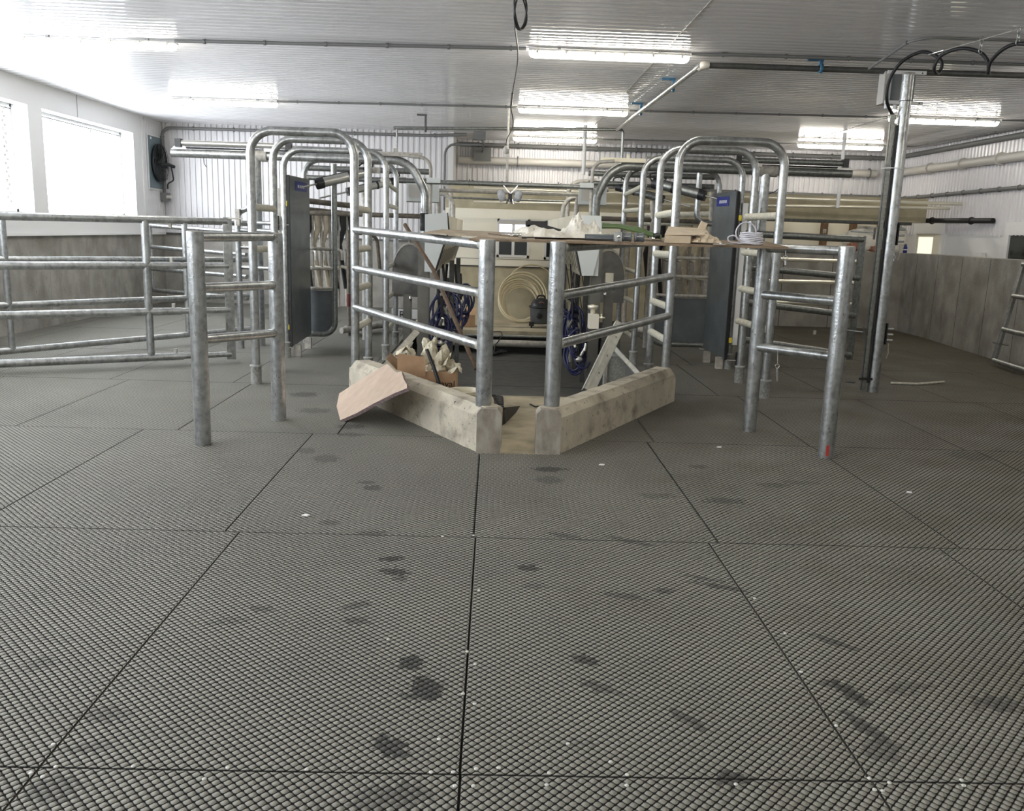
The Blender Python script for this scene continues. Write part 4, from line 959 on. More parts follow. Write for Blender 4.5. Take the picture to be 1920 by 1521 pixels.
# ================================================================== BIG CROSSBEAMS WITH LONG PNEUMATIC CYLINDERS
YT = 11.3
def beam(side):
    s = 1 if side == 'left' else -1
    if side == 'left':
        xo = xa(322, 288, YT); xp = xa(481, 350, YT); xi = xa(768, 297, YT); z = 2.37; xe = xa(797, 380, YT); m = galv
    else:
        xo = xa(1597, 316, YT); xp = xa(1434, 340, YT); xi = xa(1150, 310, YT); z = 2.39; xe = xa(1118, 380, YT); m = galv_top
    t = thing('crossbeam', '%s long pipe crossbeam on a thick post, carrying a slim horizontal cylinder' % side, 'beam', (xp, YT, 0))
    obj('post', T([(xp, YT, -.005), (xp, YT, z)], .062, n=18), galv, t)
    obj('tee_collar', T([(xp - .10 * 1, YT, z), (xp + .14, YT, z)], .072, n=18), galv_old, t)
    obj('beam_pipe', T([(xo, YT, z), (xi, YT, z), (xe, YT, z - .38), (xe, YT, -.3)], .052, fil=.34, k=8, n=16), m, t)
    cy = obj('cylinder', T([(xo + s * .10, YT - .02, z + .12), (xo + s * 1.45, YT - .02, z + .12)], .036, n=16), steel if side == 'left' else galv_top, t)
    for dx in (.10, 1.45): obj('end_block', G().cbox((xo + s * dx, YT - .02, z + .12), (.07, .09, .10)), blackpl, cy)
    obj('air_line', T([(xo + s * .1, YT - .02, z + .065), (xo + s * 1.45, YT - .02, z + .065)], .010, n=8), black, cy)
    obj('rod', T([(xo + s * 1.45, YT - .02, z + .12), (xo + s * 2.6, YT - .02, z + .115)], .012, n=8), steel, cy)
    obj('hinge_plate', G().prism([(xo, YT - .03, z + .045), (xo + s * .20, YT - .03, z + .045), (xo + s * .13, YT - .03, z + .15)] if s > 0 else [(xo, YT - .03, z + .045), (xo + s * .13, YT - .03, z + .15), (xo + s * .20, YT - .03, z + .045)], (0, .012, 0)), galv, cy)
    obj('clevis', G().cbox((xo + s * 1.2, YT - .04, z + .065), (.10, .03, .04)), white_lab if s > 0 else steel, cy)
    if side == 'left': obj('loose_wire', T([(xo + .39, YT, z - .05), (xo + .40, YT - .02, z - .12), (xo + .43, YT - .02, z - .16)], .005, n=6), wire, t)
    else: obj('loose_wire', T([(xo - .82, YT, z - .04), (xo - .84, YT - .02, z - .15), (xo - .95, YT - .02, z - .25), (xo - 1.08, YT - .02, z - .30)], .006, fil=.08, n=6), wire, t)
    # pale sleeve lying on the inner end
    sl = obj('pale_sleeve', G().cbox((xi - s * .12, YT - .02, z + .07), (.55, .07, .05)), galv_old if s > 0 else cabcream, t)
    obj('sleeve_tap', G().cbox((xi - s * .18, YT - .02, z + .115), (.03, .03, .05)), galv_old if s > 0 else cabcream, sl)
    # thinner bent pipe outboard of the end
    xs_ = xa(807, 380, YT - .1) if s > 0 else xa(1108, 380, YT - .1)
    obj('bent_tube', T([(xi, YT - .08, z + .05), (xs_, YT - .1, z + .03), (xs_, YT - .1, 1.2)], .022, fil=.2, n=10), galv_old, t)
    obj('black_sleeve', G().lathe((xe, YT, float(aY(793, 433, YT).z)), [(.058, 0), (.062, .01), (.062, .22), (.056, .22)], n=16), black, t)
    # secondary rails around the stall gate frames
    x_in = L_D[1] if s > 0 else R_D[0]
    for (py, r) in ((322, .038), (340, .034), (406, .032)):
        zz = float(aY(700, py - 3, 12.2).z) if s > 0 else float(aY(1200, py + 6, 12.2).z)
        xa1, xa2 = (xp + .42, xe + .02) if s > 0 else (xp - .42, xe - .02)
        obj('stall_rail', T([(xa1, 12.2, zz), (xa2, 12.2, zz)], r, n=12), galv_top if py < 400 else browntube, t)
    for (dx, ztop) in ((.42, 2.10), (1.22, 1.95)):
        o = obj('inner_post', T([(xp + s * dx, 12.2, -.005), (xp + s * dx, 12.2, ztop)], .042, n=14), galv_old, t)
        obj('cap_collar', G().lathe((xp + s * dx, 12.2, ztop - .06), [(.055, 0), (.055, .12), (0, .12)], n=14), galv_old, o)
    # two slanted gate cylinders
    for j, (pa, pb2, Y, r) in enumerate([((598, 344), (684, 324), 11.0, .060), ((655, 359), (735, 341), 11.9, .047)] if s > 0 else [((1318, 366), (1232, 345), 11.0, .060), ((1240, 373), (1163, 352), 11.9, .047)]):
        a = V3(aY(*pa, Y)); b = V3(aY(*pb2, Y + .3)); u = (b - a).normalized()
        c = obj('gate_cylinder', T([a, b], r, n=18), steel if s > 0 else galv_top, t)
        for e in (a, b): obj('end_block', T([e - u * .03, e + u * .05], r * 1.28, n=6), blackpl, c)
        obj('tie_rod', T([a + V3((0, 0, r * 1.05)), b + V3((0, 0, r * 1.05))], .007, n=6), blackpl, c)
        obj('rod', T([a, a - u * .42], .011, n=8), steel, c)
        obj('clamp_band', T([a + (b - a) * .62, a + (b - a) * .66], r * 1.15, n=14), blackpl, c)
        obj('air_hose', T([b + u * .05, b + u * .15 + V3((0, 0, .09)), b + V3((0, 0, .14)), b - u * .12 + V3((0, 0, .08))], .011, fil=.06, n=6), black, c)
        obj('pivot', G().cbox(b + u * .14, (.13, .06, .07)), galv_old, c)
    return xp, xe
beam('left'); beam('right')

# ================================================================== SHEET PANELS AND SWING GATES AT THE LANE ENDS
def lane_gate(side):
    s = 1 if side == 'left' else -1
    if side == 'left':
        A0 = V3((xa(544, 500, 10.35), 10.35, 0)); A1 = V3((xa(582, 500, 11.25), 11.25, 0)); zt = 2.10; zb = .12
    else:
        A0 = V3((xa(1374, 500, 10.3), 10.3, 0)); A1 = V3((xa(1331, 500, 11.0), 11.0, 0)); zt = 2.08; zb = .12
    t = thing('sheet_panel', 'tall dark grey plastic sheet standing by the %s hoops' % side, 'panel', (A0.x, A0.y, 0))
    u = (A1 - A0).normalized(); n_ = V3((-u.y, u.x, 0))
    g = G().prism([A0 + V3((0, 0, zb)), A1 + V3((0, 0, zb + .05)), A1 + V3((0, 0, zt)), A0 + V3((0, 0, zt))], n_ * .012); sh = obj('sheet', g, plate, t)
    obj('edge_strip', G().prism([A0 - u * .02 - n_ * .01 + V3((0, 0, zb)), A0 + u * .01 - n_ * .01 + V3((0, 0, zb)), A0 + u * .01 + n_ * .02 + V3((0, 0, zb)), A0 - u * .02 + n_ * .02 + V3((0, 0, zb))], (0, 0, zt - zb)), black, t)
    sx = s
    front = -n_ * .002 if (n_.y > 0) else n_ * .014
    # blue maker's sticker
    c0 = A0 + (A1 - A0) * (.30 if s > 0 else .32); c1 = A0 + (A1 - A0) * (.85 if s > 0 else .85)
    lb = obj('blue_sticker', G().prism([c0 + front + V3((0, 0, zt - .16)), c1 + front + V3((0, 0, zt - .16)), c1 + front + V3((0, 0, zt - .05)), c0 + front + V3((0, 0, zt - .05))], front.normalized() * .002), blue_lab, t)
    ff = front + front.normalized() * .003
    for i in range(4):
        f0 = .18 + .16 * i; e0 = c0 + (c1 - c0) * f0; e1 = c0 + (c1 - c0) * (f0 + .09)
        obj('sticker_print', G().prism([e0 + ff + V3((0, 0, zt - .125)), e1 + ff + V3((0, 0, zt - .125)), e1 + ff + V3((0, 0, zt - .09)), e0 + ff + V3((0, 0, zt - .09))], front.normalized() * .0015), white_lab, lb)
    for z, py in ((1.78, 0), (.36, 0)):
        obj('warning_mark', G().cbox(A0 + V3((-.035 * s, -.02, z)), (.035, .008, .06)), yellow_lab, t)
        h = obj('hinge', G().cbox(A0 + V3((-.13 * s, -.03, z - .22)), (.03, .05, .16)), black, t)
        obj('hinge_pin', T([A0 + V3((-.14 * s, -.03, z - .24)), A0 + V3((.0, -.02, z - .24))], .008, n=6), galv_old, h)
    for x, y in ((A0.x + .05 * s, A0.y + .1), (A1.x - .02 * s, A1.y - .1)):
        obj('foot', G().box((x - .04, y - .03, -.005), (x + .04, y + .03, zb + .02)), galv_old, t)
    obj('guard_channel', G().box((A0.x - .10 * s - .03, A0.y + .02, .3), (A0.x - .10 * s + .03, A0.y + .05, 1.95)), white if s < 0 else galv_old, t)
    # swing gate: rounded tube loop, bars and sheet infill
    Yg = 11.3
    if side == 'left': X0, X1, zb_ = xa(580, 560, Yg), xa(628, 560, Yg), .17
    else: X0, X1, zb_ = xa(1338, 560, Yg), xa(1222, 600, Yg), .17
    t2_ = thing('swing_gate', 'round-cornered swing gate with dark sheet foot by the %s dark sheet' % side, 'gate', (X0, Yg, 0))
    ztop = 2.3 if s > 0 else 1.30
    obj('loop', T([(X0, Yg, zb_), (X1, Yg, zb_), (X1, Yg, ztop)], .036, fil=.16, k=8, n=14), galv_top, t2_)
    if s < 0: obj('upper_loop', T([(X0 - .02, Yg, 1.72), (xa(1308, 380, Yg), Yg, 1.72), (xa(1308, 380, Yg), Yg, 2.34)], .036, fil=.22, k=8, n=14), galv, t2_)
    for py in (467, 504, 541) if s > 0 else (484, 519, 555):
        z = float(aY(600 if s > 0 else 1290, py, Yg).z); obj('bar', T([(X0, Yg, z), (X1, Yg, z)], .021, n=10), galv_old, t2_)
    z = float(aY(600 if s > 0 else 1290, 545 if s > 0 else 560, Yg).z)
    obj('foot_sheet', G().box((min(X0, X1), Yg + .02, zb_ + .03), (max(X0, X1) - (.02 if s > 0 else 0), Yg + .03, z)), plate, t2_)
lane_gate('left'); lane_gate('right')

# ================================================================== STALL DIVIDERS WITH HANGING FLAPS
def stall_row(side):
    s = 1 if side == 'left' else -1; lab = side
    x0 = xa(577, 385, 13.0) if s > 0 else xa(1340, 395, 13.0); x1 = xa(647, 390, 13.0) if s > 0 else xa(1230, 400, 13.0)
    t = thing('stall_header', 'pair of %s header pipes over the hanging stall flaps, %s row' % ('brown grimy' if s > 0 else 'creamy', side), 'pipe', (x0, 13, 1.5))
    hm = browntube if s > 0 else creamy
    for z, r in ((1.86, .04), (1.74, .035)): obj('header_pipe', T([(x0 - s * .05, 12.9, z + .03), (x1 + s * .1, 13.4, z - .02)], r, n=12), hm, t)
    nf = 6
    for i in range(nf):
        f = i / (nf - 1); x = x0 + (x1 - x0) * f; y = 12.95 + .5 * f; c = [V3((x, y, 1.72)), V3((x + .02, y, 1.5)), V3((x - .04, y, 1.28)), V3((x + .03, y + .02, .75)), V3((x + .05, y + .02, .62))]
        dv = thing('stall_flap', '%s hanging stall divider in the %s row, %s' % (('cream' if i in (1, 2) else 'dark'), side, ['outermost', 'second from outside', 'third from outside', 'fourth from outside', 'fifth from outside', 'innermost'][i]), 'stall divider', (x, y, .6))
        obj('strap', T(c, [.05, .045, .04, .03, .03], n=8), tanflap if i in (1, 2) else black, dv)
        obj('tube', T([(x + .06, y + .05, 1.74), (x + .06, y + .05, .35)], .024, n=10), galv_old, dv)
        obj('hook', T([(x + .06, y, 1.2), (x + .14, y - .1, 1.18), (x + .14, y - .1, 1.05)], .024, fil=.04, n=8), galv_old, dv)
        obj('foot_hook', T([(x, y - .05, .95), (x + .1, y - .12, .93)], .026, n=8), creamy, dv)
    # posts farther along the row
    for k, (yy, xx) in enumerate(((12.6, x1 + s * .12), (14.2, x1 + s * .2), (15.4, x1 + s * .32))):
        p_ = thing('stall_post', 'stall post with red band in the %s row, %s' % (side, ['nearest', 'middle', 'farthest'][k]) if k == 0 else 'plain stall post in the %s row, %s' % (side, ['nearest', 'middle', 'farthest'][k]), 'post', (xx, yy, 0))
        obj('tube', T([(xx, yy, -.005), (xx, yy, 1.5)], .034, n=12), browntube if k == 0 else galv_old, p_)
        if k == 0: obj('red_band', G().lathe((xx, yy, .42), [(.036, 0), (.037, .01), (.037, .17), (.036, .18)], n=12), maroon, p_)
        obj('curved_arm', T([(xx, yy, 1.35), (xx - s * .0, yy + .1, 1.45), (xx + s * .35, yy + .3, 1.45), (xx + s * .40, yy + .3, .9)], .026, fil=.15, n=8), browntube, p_)
    # floor rails along the rear
    ft = thing('kick_pipe', 'two low galvanised pipes lying along the %s platform floor' % side, 'pipe', (x1, 12.4, 0))
    e0 = V3(aZ(640, 620, .09)) if s > 0 else V3(aZ(1262, 628, .09)); e1 = V3(aZ(735, 607, .12)) if s > 0 else V3(aZ(1160, 612, .12))
    obj('pipe', T([e0, e1], .045, n=12), galv_old, ft); obj('pipe', T([e0 + V3((.02, .25, 0)), e1 + V3((0, .3, 0))], .045, n=12), galv_old, ft)
stall_row('left'); stall_row('right')

# ================================================================== CABINETS, COLUMNS AND SHIELDS ALONG THE PIT
def cabinet(side):
    s = 1 if side == 'left' else -1; Y0 = 10.2; Y1 = 13.4
    def P(px, py, Y=Y0): return V3(aY(px, py, Y))
    if side == 'left': cap = [P(797, 402), P(839, 399), P(840, 432), P(831, 459), P(814, 511), P(807, 511), P(797, 455)]; lo, hi, inn = P(814, 510), P(831, 459), P(868, 461)
    else: cap = [P(1127, 405), P(1084, 403), P(1083, 432), P(1079, 452), P(1091, 517), P(1111, 517), P(1127, 455)]; lo, hi, inn = P(1091, 517), P(1079, 455), P(1062, 455)
    t = thing('deck_cabinet', 'pale grey cabinet with slotted tan underside, %s side of the pit' % side, 'cabinet', (cap[0].x, Y0, cap[4].z))
    obj('end_cap', G().prism(cap if s < 0 else cap[::-1], (0, -.03, 0)), cab, t)
    # body behind, running along the pit: cream upper face, slotted sloping lower face
    xo = cap[0].x; zt = cap[0].z; Y1 = 15.2
    tpi = V3((hi.x + s * .02, Y0, zt))
    body = [V3((xo, Y0, zt)), tpi, hi.copy(), lo.copy(), V3((xo, Y0, lo.z))]
    obj('body', G().prism(body if s < 0 else body[::-1], (0, Y1 - Y0, 0)), cab, t)
    edge = [P(839, 399), P(842, 432), P(833, 459), P(816, 511)] if s > 0 else [P(1084, 403), P(1081, 432), P(1077, 455), P(1089, 517)]
    obj('black_edge', T([e - V3((0, .02, 0)) for e in edge], .010, n=6), black, t)
    def facep(nm, a, b, m, y0, y1, off0, off1):
        n_ = V3((b.z - a.z, 0, -(b.x - a.x))).normalized()
        if n_.x * s < 0: n_ = -n_
        return obj(nm, G().prism([a + n_ * off0 + V3((0, y0 - Y0, 0)), b + n_ * off0 + V3((0, y0 - Y0, 0)), b + n_ * off1 + V3((0, y0 - Y0, 0)), a + n_ * off1 + V3((0, y0 - Y0, 0))], (0, y1 - y0, 0)), m, t)
    for k in range(4):
        ya_ = Y0 + .15 + k * 1.22; facep('cream_panel', tpi, hi.lerp(tpi, .02), cabcream, ya_, ya_ + 1.20, .002, .014)
    pn = facep('slotted_panel', hi, lo, slotm, Y0 + .03, Y1, .002, .012)
    for k in range(20):
        yy = Y0 + .14 + k * .24; a_ = hi.lerp(lo, .14 if k % 2 else .22); b_ = hi.lerp(lo, .80 if k % 2 else .88)
        sl_ = facep('slot', a_, b_, black, yy, yy + .045, .012, .015); sl_.parent = pn
    # stainless columns
    for j, (px0, px1, pt, Y) in enumerate([(783, 804, 455, 10.35), (756, 770, 556, 10.6)] if s > 0 else [(1106, 1126, 463, 10.35), (1134, 1150, 549, 10.6)]):
        x0_ = xa(px0, 560, Y); x1_ = xa(px1, 560, Y); z_ = float(aY(px0, pt, Y).z)
        c_ = thing('steel_column', 'stainless box column by the %s pit edge, %s one' % (side, 'tall' if j == 0 else 'short'), 'column', ((x0_ + x1_) / 2, Y, -.005))
        obj('box', G().box((x0_, Y, -.3 if j == 0 else -.005), (x1_, Y + .12, z_)), colsteel, c_)
        if j == 1:
            obj('cap', G().box((x0_ - .005, Y - .005, z_), (x1_ + .005, Y + .125, z_ + .02)), colsteel, c_)
            obj('knob', G().lathe((x1_ if s > 0 else x0_, Y - .02, z_ - .02), [(.0, .03), (.02, .02), (.02, -.02), (0, -.03)], n=10), silver, c_)
    if s < 0:
        x0_ = xa(1135, 525, 10.7); x1_ = xa(1150, 525, 10.7)
        tag(obj('bright_box', G().box((x0_, 10.7, float(aY(1140, 530, 10.7).z)), (x1_, 10.8, float(aY(1140, 512, 10.7).z))), bright_pipe), 'small polished square box shining above the short right column', 'box')
        sb = thing('valve_box', 'cream valve box on the tall right steel column', 'box', (xa(1113, 600, 10.2), 10.2, float(aY(1113, 617, 10.2).z)))
        obj('case', G().box((xa(1104, 600, 10.2), 10.15, float(aY(1113, 616, 10.2).z)), (xa(1122, 600, 10.2), 10.32, float(aY(1113, 589, 10.2).z))), creamwall, sb)
        obj('top_knob', G().lathe((xa(1112, 580, 10.2), 10.22, float(aY(1112, 589, 10.2).z)), [(.03, 0), (.03, .05), (.06, .06), (.065, .10), (.0, .11)], n=14), bright_pipe, sb)
        obj('side_tap', G().lathe((xa(1128, 596, 10.2), 10.22, float(aY(1128, 597, 10.2).z)), [(.045, 0), (.045, .015), (.01, .02), (.01, .05), (0, .05)], n=12), bright_pipe, sb)
    # half-round rump shields (disc sheets)
    for j in range(2):
        cx = xa(768 if s > 0 else 1140, 510, 11.2 + j * .9); cz = float(aY(768, 515, 11.2).z); Y = 11.2 + j * .9
        g = G(); pts = [V3((cx + .22 * math.cos(a), Y, cz + .38 * math.sin(a))) for a in [math.pi * i / 16 for i in range(17)]] + [V3((cx - .22, Y, cz - .28)), V3((cx + .22, Y, cz - .28))]
        sh = obj('shield', G().prism(pts, (0, .02, 0)), shieldm, None)
        tag(sh, 'round-topped stainless shield on the %s platform, %s of two' % (side, 'nearer' if j == 0 else 'farther'), 'shield')
        obj('rolled_edge', T(pts[:17], .010, n=6), galv_old, sh)
        obj('support_stem', G().box((cx - .03, Y + .02, 0), (cx + .03, Y + .06, cz - .2)), galv_old, sh)
cabinet('left'); cabinet('right')

# milking hoses: loops of dark blue tube with steel claws
def hose_bunch(side, cx, cy, Y, lab, n=7, seed=1, size=.16):
    rnd = random.Random(seed); c = V3(aY(cx, cy, Y)); t = thing('milking_cluster', lab, 'milking unit', (c.x, c.y, c.z - .3))
    for i in range(n):
        r = size * rnd.uniform(.55, 1.25); ph = rnd.uniform(0, 6.28); tilt = rnd.uniform(-.6, .6); pts = []
        m = 16; ox, oz = rnd.uniform(-.08, .08), rnd.uniform(-.12, .12)
        for k in range(m): a = 2 * math.pi * k / m + ph; pts.append((c.x + ox + r * .62 * math.cos(a), c.y + r * .5 * math.sin(a + tilt), c.z + oz + r * math.sin(a)))
        obj('hose', T(pts, .014, n=7, closed=True), blue, t)
    for i in range(4):
        p = c + V3((rnd.uniform(-.08, .08), -.06, rnd.uniform(-.15, .12)))
        cu = obj('teat_cup', T([p, p + V3((rnd.uniform(-.05, .05), rnd.uniform(-.04, .04), .09))], .018, n=10), steel, t)
    obj('claw', G().lathe(c + V3((0, -.06, -.12)), [(0, -.03), (.04, -.02), (.05, .01), (.03, .04), (0, .05)], n=14), steel, t)
    obj('drop_hose', T([c + V3((0, .05, .45)), c + V3((.02, .02, .2)), c + V3((-.02, 0, -.3))], .016, fil=.1, n=8), black, t)
hose_bunch('left', 838, 590, 10.9, 'tangle of dark blue milking hoses, nearest on the left pit side', 10, 1, .20)
hose_bunch('left', 862, 575, 12.1, 'dark blue milking hoses hanging farther back on the left pit side', 9, 2, .18)
hose_bunch('left', 826, 625, 10.6, 'blue hoses drooping low behind the paper-filled carton', 6, 3, .17)
hose_bunch('right', 1070, 612, 10.9, 'round coils of dark blue hose on the right pit side', 10, 4, .20)
hose_bunch('right', 1052, 590, 12.1, 'dark blue milking hoses farther back on the right pit side', 7, 5, .17)
hose_bunch('right', 1085, 655, 10.4, 'black and blue hoses hanging low on the right pit side', 6, 6, .16)
# dark hanging hoses and wires under the cabinets
for side, s, pxs in (('left', 1, (822, 830, 838, 846, 852, 858)), ('right', -1, (1060, 1068, 1077, 1087, 1096))):
    g = G()
    for i, px in enumerate(pxs):
        Y = 11 + .35 * i; x = xa(px, 520, Y); z = float(aY(px, 495, Y).z) ; g.tube([(x, Y, z), (x + .04 * math.sin(i * 2), Y, z - .35), (x + .05 * math.cos(i), Y, z - .85)], .020 if s > 0 else .007, n=6)
        if s < 0: g.tube([(x, Y, z), (x + .12, Y, z - .6)], .006, n=5)
    tag(obj('hanging_lines', g, blackpl, kind='stuff'), 'thin dark lines hanging under the %s cabinet' % side, 'hoses')
for side, px0, px1 in (('left', 800, 860), ('right', 1060, 1125)):
    pass
t = thing('support_brace', 'pale slanting pipe behind the blue hoses, left pit side', 'brace', aY(815, 600, 11.4))
obj('pipe', T([aY(803, 612, 11.3), aY(822, 565, 11.6)], .035, n=10), creamy, t); obj('pipe', T([aY(806, 640, 11.3), aY(832, 600, 11.6)], .03, n=10), creamy, t)
run('galvanised pipe low on the left pit wall', 'pit_pipe', 'pipe', [aY(770, 615, 11.2), aY(845, 600, 11.8)], .04, galv_old)
run('second galvanised pipe low on the left pit wall, below the first', 'pit_pipe', 'pipe', [aY(770, 623, 11.0), aY(852, 608, 11.8)], .035, galv_top)
for side, px, Y in (('left', 846, 11.6), ('left', 858, 12.6), ('right', 1098, 11.2), ('right', 1082, 12.2)):
    x = xa(px, 560, Y); o = tag(obj('hose_post', G().box((x - .03, Y, -.35), (x + .03, Y + .05, 1.15)), dark_pipe), 'dark upright carrying hoses on the %s pit wall, %s one' % (side, 'nearer' if Y < 11.9 and side == 'left' or Y < 11.5 else 'farther'), 'post')

# crossbars over the pit between the two sides
YX = 11.15
x0, x1 = xa(800, 341, YX), xa(1112, 352, YX); z = float(aY(950, 346, YX).z)
o = run('dark crossbar spanning the pit with a V bracket at its middle', 'pit_crossbar', 'bar', [(x0, YX, z), (x1, YX, z)], .028, galv_top)
for px, py in ((813, 338), (1100, 345)):
    obj('clamp_block', G().cbox(V3((xa(px, py, YX), YX, z + .02)), (.17, .08, .06)), cab, o)
for px in (880, 990, 1047): obj('stub', T([(xa(px, 346, YX), YX, z - .04), (xa(px, 346, YX), YX, z + .05)], .006, n=6), dark_pipe, o)
run('second crossbar over the pit, just below and behind the first', 'pit_crossbar', 'bar', [(xa(815, 357, 13), 13, float(aY(950, 361, 13).z)), (xa(1085, 365, 13), 13, float(aY(950, 361, 13).z))], .026, galv_old)
run('thin third crossbar over the pit, lower and farther back', 'pit_crossbar', 'bar', [(xa(845, 371, 14), 14, float(aY(950, 374, 14).z)), (xa(1060, 378, 14), 14, float(aY(950, 374, 14).z))], .016, galv_top)
for i, (px, py, Y, xo) in enumerate(((822, 361, 13.0, .0), (850, 374, 14.0, .0), (1082, 367, 13.0, 0), (1056, 380, 14.0, 0), (846, 352, 14.5, 0), (1066, 350, 14.5, 0))):
    x = xa(px, py, Y); s = 1 if px < 950 else -1; zt = float(aY(px, py - 8, Y).z)
    tag(obj('bent_post', T([(x, Y, -.35 if Y < 13.8 else -.002), (x, Y, zt), (x - s * .45, Y, zt + .04)], .034, fil=.2, n=12), galv_old), 'bent-top galvanised post beside the pit, %s side, %s' % ('left' if s > 0 else 'right', ['nearest', 'middle', 'nearest', 'middle', 'farthest', 'farthest'][i]), 'post')
# grey control boxes hanging by the pit
for px0, px1, py0, py1, Y, lab in ((762, 823, 345, 377, 12.0, 'grey metal box behind the left hoops, seen against the white ribs'), (1085, 1138, 353, 383, 12.0, 'grey metal box behind the right crossbar end')):
    a, b = V3(aY(px0, py1, Y)), V3(aY(px1, py0, Y)); t = thing('control_box', lab, 'box', ((a.x + b.x) / 2, Y, a.z))
    obj('case', G().box((a.x, Y, a.z), (b.x, Y + .1, b.z)), cab, t); obj('lid', G().box((a.x + .03, Y - .01, a.z + .05), (a.x + (b.x - a.x) * .55, Y, b.z - .02)), pvc_grey, t)
    obj('bottom_edge', G().box((a.x, Y - .012, a.z - .012), (b.x, Y + .1, a.z)), mid_pipe, t)
# V bracket with two wrapped lamps
vb = V3(aY(957, 362, YX - .03)); t = thing('v_bracket', 'V-shaped bracket with two plastic-wrapped lamps hanging over the pit', 'bracket', vb - V3((0, 0, .08)))
for sg in (-1, 1):
    a = vb; b = vb + V3((sg * .085, 0, .095)); n_ = V3((.008 * sg, 0, -.008))
    obj('arm', G().prism([a, b, b + n_, a + n_], (0, .16, 0)), silver, t)
    c = vb + V3((sg * .075 - .005, .02, -.03))
    lp = obj('wrapped_lamp', G().lathe(c + V3((sg * .01, 0, -.075)), [(.0, 0), (.035, .005), (.05, .05), (.052, .10), (.035, .14), (0, .15)], n=12, axis=(sg * .25, 0, 1)), lampwrap, t)
obj('clip_block', G().cbox(vb + V3((0, .05, -.05)), (.05, .08, .12)), blackpl, t)
for k in range(4): obj('dangling_fitting', T([vb + V3((.02 * k - .03, 0, -.08)), vb + V3((.03 * k - .045, -.01, -.13))], .008, n=6), silver if k % 2 else blackpl, t)

# ================================================================== BOARD RESTING ON THE RAILS WITH ITS CLUTTER
zb = 1.508
def zt_at(Y): return 1.494 + (Y - 6.2) * .036
def quad_board(name, pts, th, m, lab):
    n = 14; g = G(); a, b, c, d = [V3(p) for p in pts]
    out = [a + (b - a) * i / n for i in range(n)] + [b + (c - b) * i / 6 for i in range(6)] + [c + (d - c) * i / n for i in range(n)] + [d + (a - d) * i / 6 for i in range(6)]
    rnd = random.Random(len(lab)); out = [p + V3((rnd.uniform(-1, 1) * .006, rnd.uniform(-1, 1) * .006, 0)) for p in out]
    g.prism(out, (0, 0, th)); return tag(obj(name, g, m), lab, 'board')
xL = xa(793, 443, 6.75); xM = xa(975, 444, 6.3); 
b1 = quad_board('plywood_board', [(xL, 6.75, zt_at(6.75) - .002), (xM + .1, 6.26, zt_at(6.26) - .002), (xM + .1, 7.2, zt_at(7.2) - .002), (xL + .1, 7.45, zt_at(7.45) - .002)], .010, ply, 'light plywood board on the rails, its left end overhanging')
b2 = quad_board('plywood_board', [(xa(880, 450, 6.19), 6.19, zt_at(6.19) - .018), (xa(1478, 464, 6.42), 6.42, zt_at(6.42) - .018), (xa(1440, 443, 7.3), 7.3, zt_at(7.3) - .018), (xa(930, 440, 7.3), 7.3, zt_at(7.3) - .018)], .0155, ply2, 'dark brown plywood board on the rails, reaching the right railing')
zt = zb + .0005
def top(px, Y): return V3((xa(px, 445, Y), Y, zt_at(Y)))
# crumpled wrap pieces
def crumple(lab, c, sx, sy, h, m, seed, nm='plastic_wrap', cat='wrap', n=16, tilt=0):
    rnd = random.Random(seed); ph = [rnd.uniform(0, 6.28) for _ in range(8)]
    def fn(u, v):
        x = (u - .5) * sx; y = (v - .5) * sy; e = max(0, 1 - ((2 * u - 1) ** 2)) ** .6 * max(0, 1 - ((2 * v - 1) ** 2)) ** .6
        z = abs(math.sin(5 * u + ph[0] + 3 * v)) * .55 + abs(math.sin(9 * v + ph[1] - 6 * u)) * .3 + abs(math.sin(17 * u + 11 * v + ph[2])) * .2
        return V3(c) + V3((x + .012 * math.sin(20 * v + ph[3]), y + .012 * math.sin(23 * u + ph[4]), .006 + h * e * z + tilt * u))
    return tag(obj(nm, G().sheet(fn, n, n, .003, False), m), lab, cat)
crumple('pale crumpled cloth on the board, between the two centre posts', top(1008, 6.6) + V3((0, 0, .002)), .42, .30, .085, cloth, 3, 'crumpled_cloth', 'cloth')
# tall draped milky bag: two peaks
def bag(u, v):
    x = (u - .5) * .52; y = (v - .5) * .34; pk = math.exp(-((u - .42) / .15) ** 2) * .145 + math.exp(-((u - .68) / .10) ** 2) * .085
    fold = (.024 * math.sin(26 * u + 5 * v) + .016 * abs(math.sin(41 * u - 9 * v)) + .012 * math.sin(13 * v + 30 * u)) * (1 - abs(2 * v - 1)); e = (1 - abs(2 * v - 1)) ** .55
    return top(1090, 6.72) + V3((x, y, .004 + pk * e + abs(fold)))
tag(obj('plastic_bag', G().sheet(bag, 34, 14, .003, False), cloth), 'tall milky plastic bag draped in peaks on the board', 'bag')
t = thing('black_tool', 'flat black tool with an angled head behind the crumpled cloth', 'tool', top(1005, 7.0))
obj('handle', G().cbox(top(1005, 7.0) + V3((0, 0, .085)), (.17, .05, .05)), blackpl, t)
obj('head', G().cbox(top(1026, 7.0) + V3((.02, 0, .05)), (.18, .06, .045), Matrix.Rotation(.25, 3, 'Y')), blackpl, t)
obj('stand', G().cbox(top(1000, 7.0) + V3((-.02, 0, .04)), (.06, .05, .08)), blackpl, t)
